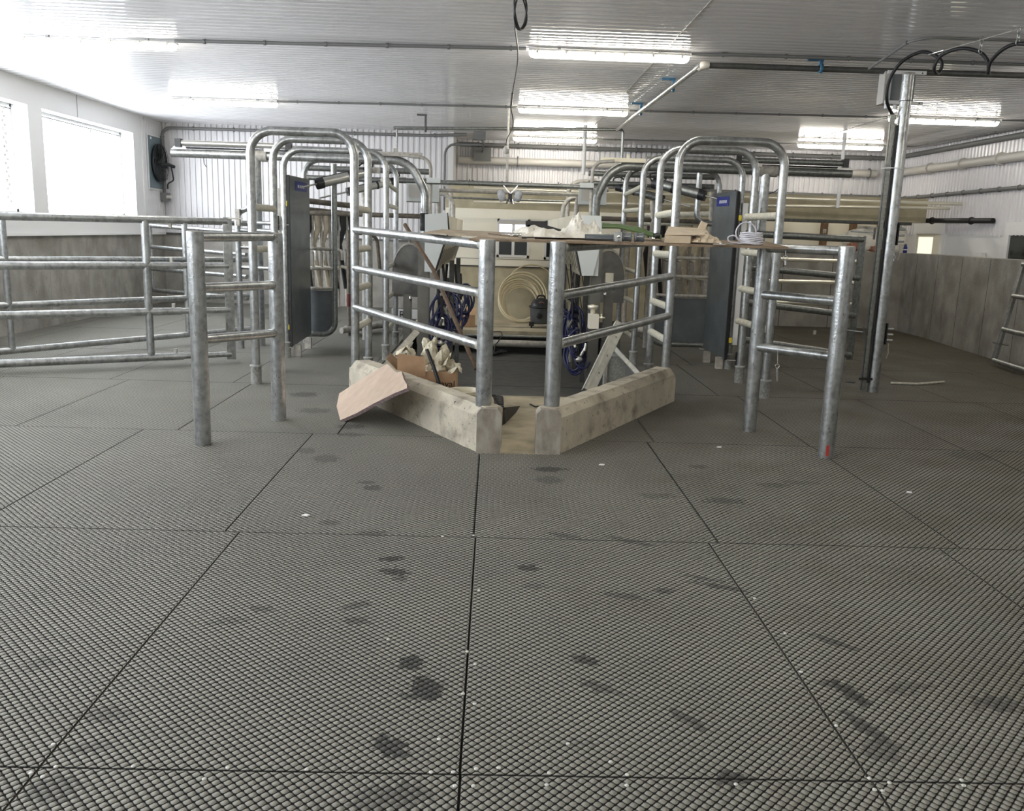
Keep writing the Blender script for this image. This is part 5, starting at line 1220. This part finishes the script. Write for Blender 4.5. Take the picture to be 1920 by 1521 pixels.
for i, (px, Y) in enumerate(((944, 6.45), (951, 6.40), (958, 6.46), (966, 6.42), (972, 6.47))):
    c = top(px, Y) + V3((0, 0, .022)); fg = thing('pipe_fitting', ['leftmost small bright pipe fitting of the cluster on the light board', 'second small pipe fitting from the left on the light board', 'middle small pipe fitting of the five on the light board', 'second small pipe fitting from the right in the board cluster', 'rightmost small pipe fitting of the cluster, nearest the crumpled cloth'][i], 'fitting', top(px, Y), 'small pipe fittings on the board')
    obj('body', T([c - V3((.014, 0, 0)), c + V3((.014, 0, .002))], .011, n=10), silver, fg); obj('nut', G().lathe(c + V3((.012, 0, 0)), [(0, 0), (.015, 0), (.015, .008), (0, .008)], n=6, axis=(1, 0, 0)), silver, fg)
tag(obj('black_pad', G().cbox(top(990, 6.32) + V3((0, 0, .008)), (.09, .05, .012)), black), 'small flat black pad at the front edge of the board', 'pad')
tag(obj('thin_rod', T([top(915, 6.75) + V3((0, 0, .014)), top(945, 6.5) + V3((0, 0, .013))], .005, n=6), wood), 'thin brown rod lying on the light board', 'rod')
# bundle of clear tubes left of the rollers
g = G()
for i in range(9): g.tube([top(1098, 6.5) + V3((0, .02 * i - .06, .012 + .010 * (i % 3))), top(1152, 6.45) + V3((0, .015 * i - .06, .014 + .012 * (i % 3)))], .009, n=7)
tag(obj('tube_bundle', g, plate), 'bundle of thin grey tubes lying left of the two rollers', 'tubes')
t = thing('roller_bracket', 'metal bracket with two dark rollers on the front edge of the board', 'roller', top(1178, 6.33))
rc = top(1178, 6.33) + V3((0, 0, .036))
obj('bracket', G().cbox(rc + V3((-.075, 0, 0)), (.05, .07, .068)), galv, t)
obj('bracket_bolt', G().lathe(rc + V3((-.075, -.04, 0)), [(0, -.008), (.012, -.008), (.012, .005)], n=10, axis=(0, 1, 0)), silver, t)
for dx in (-.015, .075):
    rl = obj('roller', G().lathe(rc + V3((dx - .03, 0, 0)), [(0, 0), (.034, 0), (.034, .01), (.030, .014), (.030, .052), (.034, .056), (.034, .066), (0, .066)], n=18, axis=(1, 0, 0)), plate, t)
    obj('roller_shine_strip', G().cbox(rc + V3((dx + .005, -.031, .005)), (.05, .002, .005)), silver, rl)
# green hose hank
g = G(); rnd = random.Random(5)
for i in range(11):
    y = 6.75 + .022 * i; g.tube([top(1128, y) + V3((0, 0, .085 + .008 * (i % 4))), top(1160, y) + V3((0, .02, .088 + .010 * (i % 3))), top(1195, y - .02) + V3((0, 0, .062 + .008 * (i % 4))), top(1240, y - .05) + V3((0, 0, .018 + .006 * (i % 3)))], .009, n=7, fil=.1)
gh = tag(obj('green_hose', g, green), 'hank of green hose lying along the dark board', 'hose')
obj('black_connector', T([top(1226, 6.62) + V3((0, 0, .035)), top(1236, 6.62) + V3((0, 0, .045))], .022, n=10), blackpl, gh)
obj('silver_connector', T([top(1222, 6.6) + V3((0, 0, .018)), top(1228, 6.6) + V3((0, 0, .018))], .012, n=8), silver, gh)
# flattened carton and parcels
def slab_(name, lab, c, sz, rz, m, cat, ry=0):
    R = Matrix.Rotation(rz, 3, 'Z') @ Matrix.Rotation(ry, 3, 'Y'); return tag(obj(name, G().cbox(c, sz, R), m), lab, cat)
g = G().prism([top(1246, 6.38) + V3((0, 0, .001)), top(1295, 6.40) + V3((0, 0, .001)), top(1300, 6.6) + V3((0, 0, .001)), top(1246, 6.65) + V3((0, 0, .001))], (0, 0, .052)); 
pk = tag(obj('paper_parcel', g, parcelm), 'tan paper parcel on the dark board, with a flap bent up', 'parcel')
obj('flap', G().prism([top(1246, 6.40) + V3((0, 0, .055)), top(1330, 6.45) + V3((0, 0, .06)), top(1322, 6.8) + V3((0, 0, .095)), top(1252, 6.8) + V3((0, 0, .10))], (0, 0, .006)), parcelm, pk)
obj('bent_tab', G().cbox(top(1315, 6.75) + V3((0, 0, .11)), (.05, .02, .08), Matrix.Rotation(.4, 3, 'Y')), parcelm, pk)
crumple('small tape-covered packet beside the tan parcel', top(1322, 6.5) + V3((0, 0, .004)), .20, .18, .075, parcelm, 8, 'tape_packet', 'packet')
t = thing('bracket_plate', 'small bright bracket lying near the front edge of the dark board', 'bracket', top(1352, 6.35))
obj('plate', G().prism([top(1338, 6.34), top(1362, 6.34), top(1364, 6.38), top(1340, 6.38)], (0, 0, .006)), galv_old, t); obj('bolt', G().lathe(top(1352, 6.36) + V3((0, 0, .006)), [(.010, 0), (.010, .008), (0, .010)], n=8), silver, t)
obj('arm', T([top(1362, 6.36) + V3((0, 0, .006)), top(1374, 6.38) + V3((0, 0, .010))], .005, n=6), galv_old, t)
# coil of clear hose
cc = top(1408, 6.55); g = G()
for k in range(7):
    r = .088 - .002 * k; pts = [(cc.x + r * math.cos(2 * math.pi * i / 22) + .004 * (k % 2), cc.y + r * .95 * math.sin(2 * math.pi * i / 22), cc.z + .008 + .0125 * k + .004 * math.sin(i + k)) for i in range(22)]; g.tube(pts, .0065, n=7, closed=True)
pts = [(cc.x - .045 + .075 * math.cos(a), cc.y - .02, cc.z + .085 + .075 * math.sin(a)) for a in [2 * math.pi * i / 20 for i in range(20)]]; g.tube(pts, .0055, n=7, closed=True)
pts = [cc + V3(p) for p in ((-.08, 0, .03), (-.13, -.01, .065), (-.175, 0, .05), (-.165, 0, .015), (-.09, .0, .008))]; g.tube(pts, .006, n=7, fil=.03)
tag(obj('clear_hose_coil', g, vinyl), 'coil of clear hose near the right end of the dark board', 'hose coil')

# ================================================================== ON AND AROUND THE KERBS
# fibre board leaning over the left kerb
A = V3((-1.175, 6.84, .012)); B = V3(aZ(763, 726, .385)); D = V3(aZ(730, 686, .42))
nrm = (B - A).cross(D - A).normalized()
if nrm.z < 0: nrm = -nrm
def onpl(px, py):
    r = V3(_ray(px, py)); o = V3((0, 0, H)); tt = (A - o).dot(nrm) / r.dot(nrm); return o + r * tt
ol = [onpl(*p) for p in [(638, 788), (631, 762), (636, 738), (676, 712), (726, 682), (738, 694), (744, 699), (753, 697), (757, 711), (763, 721), (763, 728), (738, 738), (700, 757), (668, 775)]]
g = G(); n = len(ol); th = -nrm * .028
g.add(ol + [p + th for p in ol], [tuple(range(n)), tuple(range(n, 2 * n))[::-1]]); g.m = 1
g.add(ol + [p + th for p in ol], [(i, (i + 1) % n, n + (i + 1) % n, n + i) for i in range(n)])
tag(obj('fibre_board', g, [foam, foamedge]), 'pinkish tan fibre board leaning on the left kerb, ragged edges', 'board')
# aluminium channels
def channel(lab, a, b, wd=.07, dp=.03, slots=True):
    a, b = V3(a), V3(b); u = (b - a).normalized(); side = u.cross(V3((0, 1, 0))).normalized(); dpv = side.cross(u).normalized()
    t = thing('metal_channel', lab, 'channel', a)
    g = G(); g.prism([a + side * wd / 2, a - side * wd / 2, a - side * wd / 2 + dpv * .006, a + side * wd / 2 + dpv * .006], b - a)
    for sg in (-1, 1): g.prism([a + side * sg * wd / 2, a + side * sg * (wd / 2 - .006), a + side * sg * (wd / 2 - .006) + dpv * dp, a + side * sg * wd / 2 + dpv * dp], b - a)
    g.prism([a + side * .012 - dpv * .004, a + side * .020 - dpv * .004, a + side * .020, a + side * .012], b - a)
    obj('profile', g, alum, t)
    if slots:
        for f in (.25, .5, .78):
            c = a + (b - a) * f - dpv * .003; obj('slot', G().prism([c - side * .02 , c - side * .008 + u * .012, c - side * .008 + u * .022, c - side * .02 + u * .01], -dpv * .003), black, t)
    return t
channel('broad pale metal channel leaning up behind the right kerb', aZ(1104, 733, .02), aY(1165, 606, 9.3), .12, .05)
channel('thin metal channel leaning left behind the right kerb', aY(1196, 700, 8.7), aY(1140, 640, 9.5), .05, .02, False)
channel('pale metal channel slanting up behind the left kerb', aY(722, 690, 8.1), aY(783, 620, 9.8), .07, .03, False)
channel('second metal channel slanting up under the first behind the left kerb', aY(733, 692, 8.05), aY(772, 640, 9.5), .05, .025, False)
t = thing('pump_housing', 'grey box-shaped plinth in the shade behind the right kerb', 'box', aY(1170, 715, 8.9))
obj('case', G().box((xa(1135, 700, 9.2), 9.2, -.3), (xa(1172, 700, 9.2), 9.4, float(aY(1150, 668, 9.2).z))), boot, t)
obj('edge_strip', G().box((xa(1133, 700, 9.18), 9.17, -.3), (xa(1138, 700, 9.18), 9.2, float(aY(1150, 668, 9.2).z))), galv_old, t)

# cardboard carton with packing paper
bx0, bx1, by0, by1, bh = xa(753, 700, 7.95), xa(858, 700, 7.95), 7.6, 8.0, .32
c3 = V3(((bx0 + bx1) / 2, 7.8, 0)); t = thing('cardboard_carton', 'open cardboard carton stuffed with torn paper behind the left kerb', 'carton', c3 + V3((0, 0, -.002)))
W = bx1 - bx0; Rz = Matrix.Rotation(.0, 3, 'Z')
obj('wall', G().box((bx0, by0, 0), (bx1, by0 + .006, bh)), card, t)
obj('wall', G().box((bx0, by1 - .006, 0), (bx1, by1, bh + .02)), cardin, t)
obj('wall', G().box((bx0, by0 + .006, 0), (bx0 + .006, by1 - .006, bh + .03)), card, t); obj('wall', G().box((bx1 - .006, by0 + .006, 0), (bx1, by1 - .006, bh - .02)), card, t)
obj('bottom', G().box((bx0, by0, 0), (bx1, by1, .004)), card, t)
# near flap folded up, left part taller as in the photo
fl0 = V3((bx0 + .0, by0, bh)); obj('flap', G().prism([fl0 + V3((0, -.002, -.05)), fl0 + V3((W * .48, -.002, -.05)), fl0 + V3((W * .48, -.02, .10)), fl0 + V3((W * .44, -.02, .13)), fl0 + V3((.02, -.02, .155)), fl0 + V3((0, -.02, .14))], (0, -.006, 0)), card, t)
obj('flap', G().prism([V3((bx0 - .0, by0, bh)), V3((bx0 - .0, by1, bh)), V3((bx0 - .10, by1 - .02, bh + .10)), V3((bx0 - .10, by0 + .02, bh + .10))], (-.005, 0, -.003)), cardin, t)
rnd = random.Random(11)
def wad(c, r, seed, tall=1.0):
    """crumpled paper ball with creases"""
    rr = random.Random(seed); dirs = [V3((rr.gauss(0, 1), rr.gauss(0, 1), rr.gauss(0, 1))).normalized() for _ in range(16)]; offs = [rr.uniform(.55, 1.0) for _ in range(16)]
    g = G(); V = []; nu, nv = 14, 9
    for j in range(nv + 1):
        for i in range(nu):
            th_ = math.pi * j / nv; ph = 2 * math.pi * i / nu; d_ = V3((math.sin(th_) * math.cos(ph), math.sin(th_) * math.sin(ph), math.cos(th_)))
            k = min(1.25, min((o_ / max(.25, d_.dot(q)) if d_.dot(q) > 0 else 9) for q, o_ in zip(dirs, offs))) * rr.uniform(.86, 1.12)
            V.append(V3(c) + V3((d_.x * r * k, d_.y * r * k, d_.z * r * k * tall)))
    F = [(j * nu + i, j * nu + (i + 1) % nu, (j + 1) * nu + (i + 1) % nu, (j + 1) * nu + i) for j in range(nv) for i in range(nu)]
    return g.add(V, F, False)
for i, (px, py, Y, r, tall) in enumerate([(808, 660, 7.85, .085, 1.3), (826, 672, 7.8, .08, 1.2), (800, 645, 7.9, .05, 1.5), (842, 688, 7.75, .07, 1.0), (820, 695, 7.72, .07, 1.0), (855, 690, 7.7, .05, .8), (806, 692, 7.75, .06, 1), (770, 660, 7.95, .05, .9), (835, 660, 7.9, .06, 1.3), (815, 640, 7.9, .035, 1.4)]):
    c = aY(px, py, Y); tag(obj('crumpled_paper', wad(c, r, i + 40, tall), paper), ['largest torn paper wad, at the middle of the carton heap', 'paper wad right of the largest one in the carton heap', 'small paper wad topping the carton heap at left', 'paper wad near the right end of the carton', 'paper wad low in front of the carton heap', 'flattened paper wad hanging at the right end of the carton', 'paper wad beside the black stick in the carton', 'paper wad lying on the left flap of the carton', 'tall paper wad at the back of the carton heap', 'tiny paper wad on the very peak of the carton heap'][i], 'paper')
def ribbon(lab, pts, w_, seed):
    P = [V3(p) for p in pts]
    def fn(u, v):
        k = u * (len(P) - 1); i = min(int(k), len(P) - 2); f = k - i; c = P[i].lerp(P[i + 1], f); return c + V3((0, (v - .5) * w_, .02 * math.sin(9 * u + 6 * v + seed)))
    return tag(obj('paper_strip', G().sheet(fn, 14, 4, .002), paper), lab, 'paper')
ribbon('curling paper strip pointing right from the carton heap', [aY(828, 690, 7.7), aY(838, 676, 7.7), aY(846, 664, 7.72)], .10, 1)
ribbon('curling paper strip spilling over the right carton edge', [aY(838, 700, 7.65), aY(856, 690, 7.6), aY(866, 694, 7.58)], .09, 2)
ribbon('pale paper strip draped over the left carton corner', [aY(742, 664, 7.7), aY(762, 652, 7.75), aY(780, 664, 7.75)], .12, 3)
tag(obj('black_stick', T([aY(800, 655, 7.62), aY(812, 685, 7.58), aY(824, 720, 7.52)], .016, n=8), blackpl), 'black stick poking up at the front of the carton', 'stick')
# maker's name on the carton front (starts hidden behind the stick)
fc = bpy.data.curves.new('printed_name', 'FONT'); fc.body = 'DeLaval'; fc.size = .085; fc.extrude = .0006
fo = bpy.data.objects.new('tmp_text', fc); COL.objects.link(fo); bpy.context.view_layer.update()
me = bpy.data.meshes.new_from_object(fo); me.name = 'printed_name'; COL.objects.unlink(fo); bpy.data.objects.remove(fo)
me.materials.clear(); me.materials.append(black)
lt = bpy.data.objects.new('printed_name', me); COL.objects.link(lt); lt.parent = t; lt.rotation_euler = (math.pi / 2, 0, 0)
wd_ = max(v.co.x for v in me.vertices); o_ = ORG[t.name]; lt.location = (bx1 - .012 - wd_ - o_[0], by0 - .0015 - o_[1], .185 - o_[2])
# bucket behind the kerb
bc = V3((xa(872, 740, 7.25), 7.25, 0)); t = thing('white_bucket', 'round cream bucket behind the left kerb, only its rim showing', 'bucket', bc)
obj('shell', G().lathe(bc, [(.0, 0), (.115, 0), (.135, .215), (.142, .217), (.142, .23), (.128, .23), (.122, .20), (.105, .02), (0, .015)], n=36), cabcream, t)
obj('rim', G().lathe(bc + V3((0, 0, .20)), [(.137, 0), (.148, .004), (.148, .014), (.137, .018)], n=36), creamhose, t)
# black rubber pad and folded black tray on the landing
t = thing('black_tray', 'folded black rubber tray with ribbed rim on the concrete landing', 'tray', aZ(950, 780, 0))
obj('panel', G().prism([aZ(942, 765, .16), aZ(973, 762, .04), aZ(965, 775, .01), aZ(945, 795, .01)], (.012, .02, .0)), black, t)
obj('shade_side', G().prism([aZ(925, 740, .16), aZ(942, 742, .16), aZ(945, 790, .02), aZ(930, 800, .02)], (.01, .0, -.02)), black, t)
g = G()
for i in range(9): g.cbox(V3(aY(926 + i * 2.2, 742 + i * 3.0, 7.1 - .05 * i)), (.03, .012, .02))
obj('ribbed_rim', g, blackpl, t)
tag(obj('bent_wire', T([aZ(994, 758, .01), aZ(1004, 763, .01), aZ(1020, 760, .01)], .007, n=6), wire), 'short bent black wire on the landing by the right post', 'wire')
# wooden broom handle leaning in the opening
t = thing('wooden_handle', 'brown wooden handle leaning behind the left rails', 'handle', aY(893, 692, 7.6))
obj('shaft', T([aY(759, 421, 9.1), aY(812, 505, 8.7), aY(893, 692, 7.75)], .020, n=10), wood, t)
# pale litter on the mats
for i, (px, py, lab) in enumerate([(573, 967, 'small white scrap on the mats left of the footprints'), (1704, 924, 'small white scrap on the mats at far right'), (1128, 872, 'tiny white scrap in front of the right kerb'), (1348, 839, 'tiny white scrap between the right kerb and railing')]):
    q = aZ(px, py, .004); g = G().prism([q + V3(p) for p in ((-.02, -.008, 0), (.012, -.014, 0), (.022, .006, 0), (-.006, .014, 0))], (0, 0, .006)); tag(obj('paper_scrap', g, white_lab), lab, 'scrap')

# ================================================================== BACK END OF THE PIT
cx, Yc = xa(975, 560, 15.3), 15.3; cz = float(aY(975, 560, Yc).z)
g = G(); rnd = random.Random(2)
for k in range(9):
    r = [.42, .395, .355, .34, .32, .30, .275, .345, .365][k]; ox = [.03, .02, -.02, 0, .02, .0, .03, .01, .0][k] + (.02 if k < 2 else 0); 
    pts = [(cx + ox + r * math.cos(a), Yc + .3 - .35 * (1 - math.sin(a)) * .8 + .012 * k, r + .015 + r * math.sin(a) * .97 + (.02 if k > 5 else 0)) for a in [2 * math.pi * i / 40 for i in range(40)]]
    g.tube(pts, .015, n=8, closed=True)
hc = tag(obj('hose_coil', g, creamhose), 'large coil of cream plastic hose leaning on the back wall', 'hose coil')
pts = [(cx + .20 + .47 * math.cos(a), Yc + .34, .46 + .52 * math.sin(a)) for a in [math.radians(d_) for d_ in range(15, 150, 9)]]; obj('loose_end', T(pts, .0125, n=8), creamhose, hc)
# vacuum cleaner
vc = V3((xa(1013, 605, 14.5), 14.5, 0)); t = thing('vacuum_cleaner', 'grey and black shop vacuum beside the hose coil', 'vacuum cleaner', vc)
obj('tank', G().lathe(vc + V3((0, 0, .06)), [(0, 0), (.14, 0), (.165, .02), (.185, .26), (.19, .27), (0, .27)], n=28), plate, t)
obj('rim', G().lathe(vc + V3((0, 0, .32)), [(.19, 0), (.20, .01), (.20, .03), (.18, .035)], n=28), blackpl, t)
obj('motor_head', G().lathe(vc + V3((0, 0, .35)), [(.17, 0), (.165, .04), (.13, .10), (.06, .13), (0, .135)], n=28), blackpl, t)
obj('label', G().cbox(vc + V3((0, -.145, .41)), (.09, .01, .03)), orange, t)
obj('carry_handle', T([vc + V3((-.07, 0, .47)), vc + V3((-.05, 0, .52)), vc + V3((.05, 0, .52)), vc + V3((.07, 0, .47))], .014, fil=.03, n=8), blackpl, t)
obj('hose_port', G().lathe(vc + V3((-.03, -.18, .20)), [(.05, 0), (.05, .04), (.03, .045), (0, .045)], n=14, axis=(0, -1, 0)), black, t)
for dx in (-.15, .15):
    fo_ = obj('foot', G().cbox(vc + V3((dx, -.1, .06)), (.08, .08, .06)), blackpl, t); obj('caster', G().lathe(vc + V3((dx - .015, -.12, .028)), [(0, 0), (.028, 0), (.028, .03), (0, .03)], n=12, axis=(1, 0, 0)), black, fo_)
# cardboard box with scraps
bb = V3((xa(872, 605, 14.3), 14.3, 0)); t = thing('cardboard_box', 'small open cardboard box on the back slab, left of the hose coil', 'box', bb)
for (a, b) in (((-.2, -.13, 0), (.16, -.125, .17)), ((-.2, .2, 0), (.16, .205, .17)), ((-.2, -.125, 0), (-.195, .2, .17)), ((.155, -.125, 0), (.16, .2, .17)), ((-.2, -.13, 0), (.16, .2, .004))):
    obj('wall' if b[2] > .1 else 'bottom', G().box(bb + V3(a), bb + V3(b)), cardin, t)
obj('flap', G().prism([bb + V3((-.2, .205, .17)), bb + V3((.16, .205, .17)), bb + V3((.18, .34, .28)), bb + V3((-.16, .34, .28))], (0, .004, -.004)), card, t)
obj('filling', G().box(bb + V3((-.19, -.12, .12)), bb + V3((.15, .195, .135))), card, t)
tag(obj('box_scrap', wad(bb + V3((.02, .02, .17)), .035, 77), cloth), 'pale scrap lying in the small cardboard box', 'scrap')
tag(obj('box_stick', T([bb + V3((-.12, -.05, .15)), bb + V3((.08, .15, .27))], .009, n=6), wood), 'thin stick lying across the small cardboard box', 'stick')
# cables at the pit end
tag(obj('pit_cable', T([aY(925, 622, 13.7), aY(940, 622, 13.6), aY(942, 630, 13.5), aY(928, 648, 13.4), aY(926, 662, 13.0)], .008, fil=.08, n=6), wire), 'thin black cable hanging over the far pit edge', 'cable')
g = G()
for k in range(7): g.tube([V3(aZ(928, 664, -.335)) + V3((.11 * math.cos(a) + .02 * k - .05, .16 * math.sin(a), .008 * k)) for a in [2 * math.pi * i / 16 + k for i in range(16)]], .006, n=6, closed=True)
tag(obj('cable_heap', g, wire), 'small heap of black cable on the pit floor', 'cable')
# tool hung on the office wall by a string
tag(obj('hung_string', T([aY(850, 500, 15.86), aY(862, 533, 15.86)], .008, n=6), wire), 'thin string with a small clip hanging on the tan wall', 'string')

# ================================================================== BAGS ON THE RIGHT CONCRETE WALL
def lump(lab, px, py, Y, sx, sy, sz, m, seed, nm, cat):
    c = V3(aY(px, py, Y)); rr = random.Random(seed); g = G(); V = []; nu, nv = 18, 10; ph = [rr.uniform(0, 6) for _ in range(4)]
    for j in range(nv + 1):
        for i in range(nu):
            th_ = math.pi * j / nv; a = 2 * math.pi * i / nu; k = 1 + .16 * math.sin(3 * a + ph[0] + 2 * th_) + .10 * math.sin(7 * a - 5 * th_ + ph[1]) + rr.uniform(-.05, .05)
            V.append(V3((c.x + sx * k * math.sin(th_) * math.cos(a), c.y + sy * k * math.sin(th_) * math.sin(a), max(1.382, c.z + sz * k * math.cos(th_)))))
    g.add(V, [(j * nu + i, j * nu + (i + 1) % nu, (j + 1) * nu + (i + 1) % nu, (j + 1) * nu + i) for j in range(nv) for i in range(nu)], False)
    return tag(obj(nm, g, m), lab, cat)
lump('shiny cream plastic-wrapped bale on the wall, left of the tall pole', 1622, 448, 16.02, .42, .10, .19, cloth, 1, 'wrapped_bale', 'bale')
lump('shiny cream wrapped bale on the wall, right of the tall pole', 1674, 448, 16.0, .24, .10, .22, cloth, 2, 'wrapped_bale', 'bale')
lump('orange-brown printed bag foot below the wrapped bales', 1600, 463, 15.98, .12, .06, .09, orange, 3, 'printed_bag', 'bag')
lump('small brown bag below the bale behind the pole', 1640, 465, 15.98, .10, .06, .07, orange, 4, 'printed_bag', 'bag')
q = V3(aY(1697, 470, 16.0)); t = thing('blue_bottle', 'small blue bottle with white stripe on the wall right of the bales', 'bottle', (q.x, 16.0, 1.382))
obj('body', G().lathe((q.x, 16.0, 1.382), [(0, 0), (.035, 0), (.035, .10), (.02, .13), (.015, .16), (0, .16)], n=16), blue_lab, t); obj('stripe', G().lathe((q.x, 16.0, 1.43), [(.036, 0), (.036, .02)], n=16), white_lab, t)
# lettered bag lying on the platform behind the left rails
t = thing('lettered_bag', 'flat white bag with black letters on the left platform floor', 'bag', aY(790, 600, 12.6))
c = V3(aY(790, 590, 12.6)); obj('sack', G().cbox(c, (.85, .06, .13), Matrix.Rotation(.02, 3, 'Y')), white, t)
for ch, px in (('R', 753), ('E', 793)):
    fc = bpy.data.curves.new('letter', 'FONT'); fc.body = ch; fc.size = .15; fc.extrude = .002; fo = bpy.data.objects.new('tmp_text', fc); COL.objects.link(fo); bpy.context.view_layer.update()
    me = bpy.data.meshes.new_from_object(fo); COL.objects.unlink(fo); bpy.data.objects.remove(fo); me.materials.clear(); me.materials.append(black)
    lt = bpy.data.objects.new('printed_letter', me); COL.objects.link(lt); lt.parent = t; lt.rotation_euler = (math.pi / 2, 0, 0); o_ = ORG[t.name]
    lt.location = (xa(px, 590, 12.55) - .04 - o_[0], 12.56 - o_[1], c.z - .055 - o_[2])
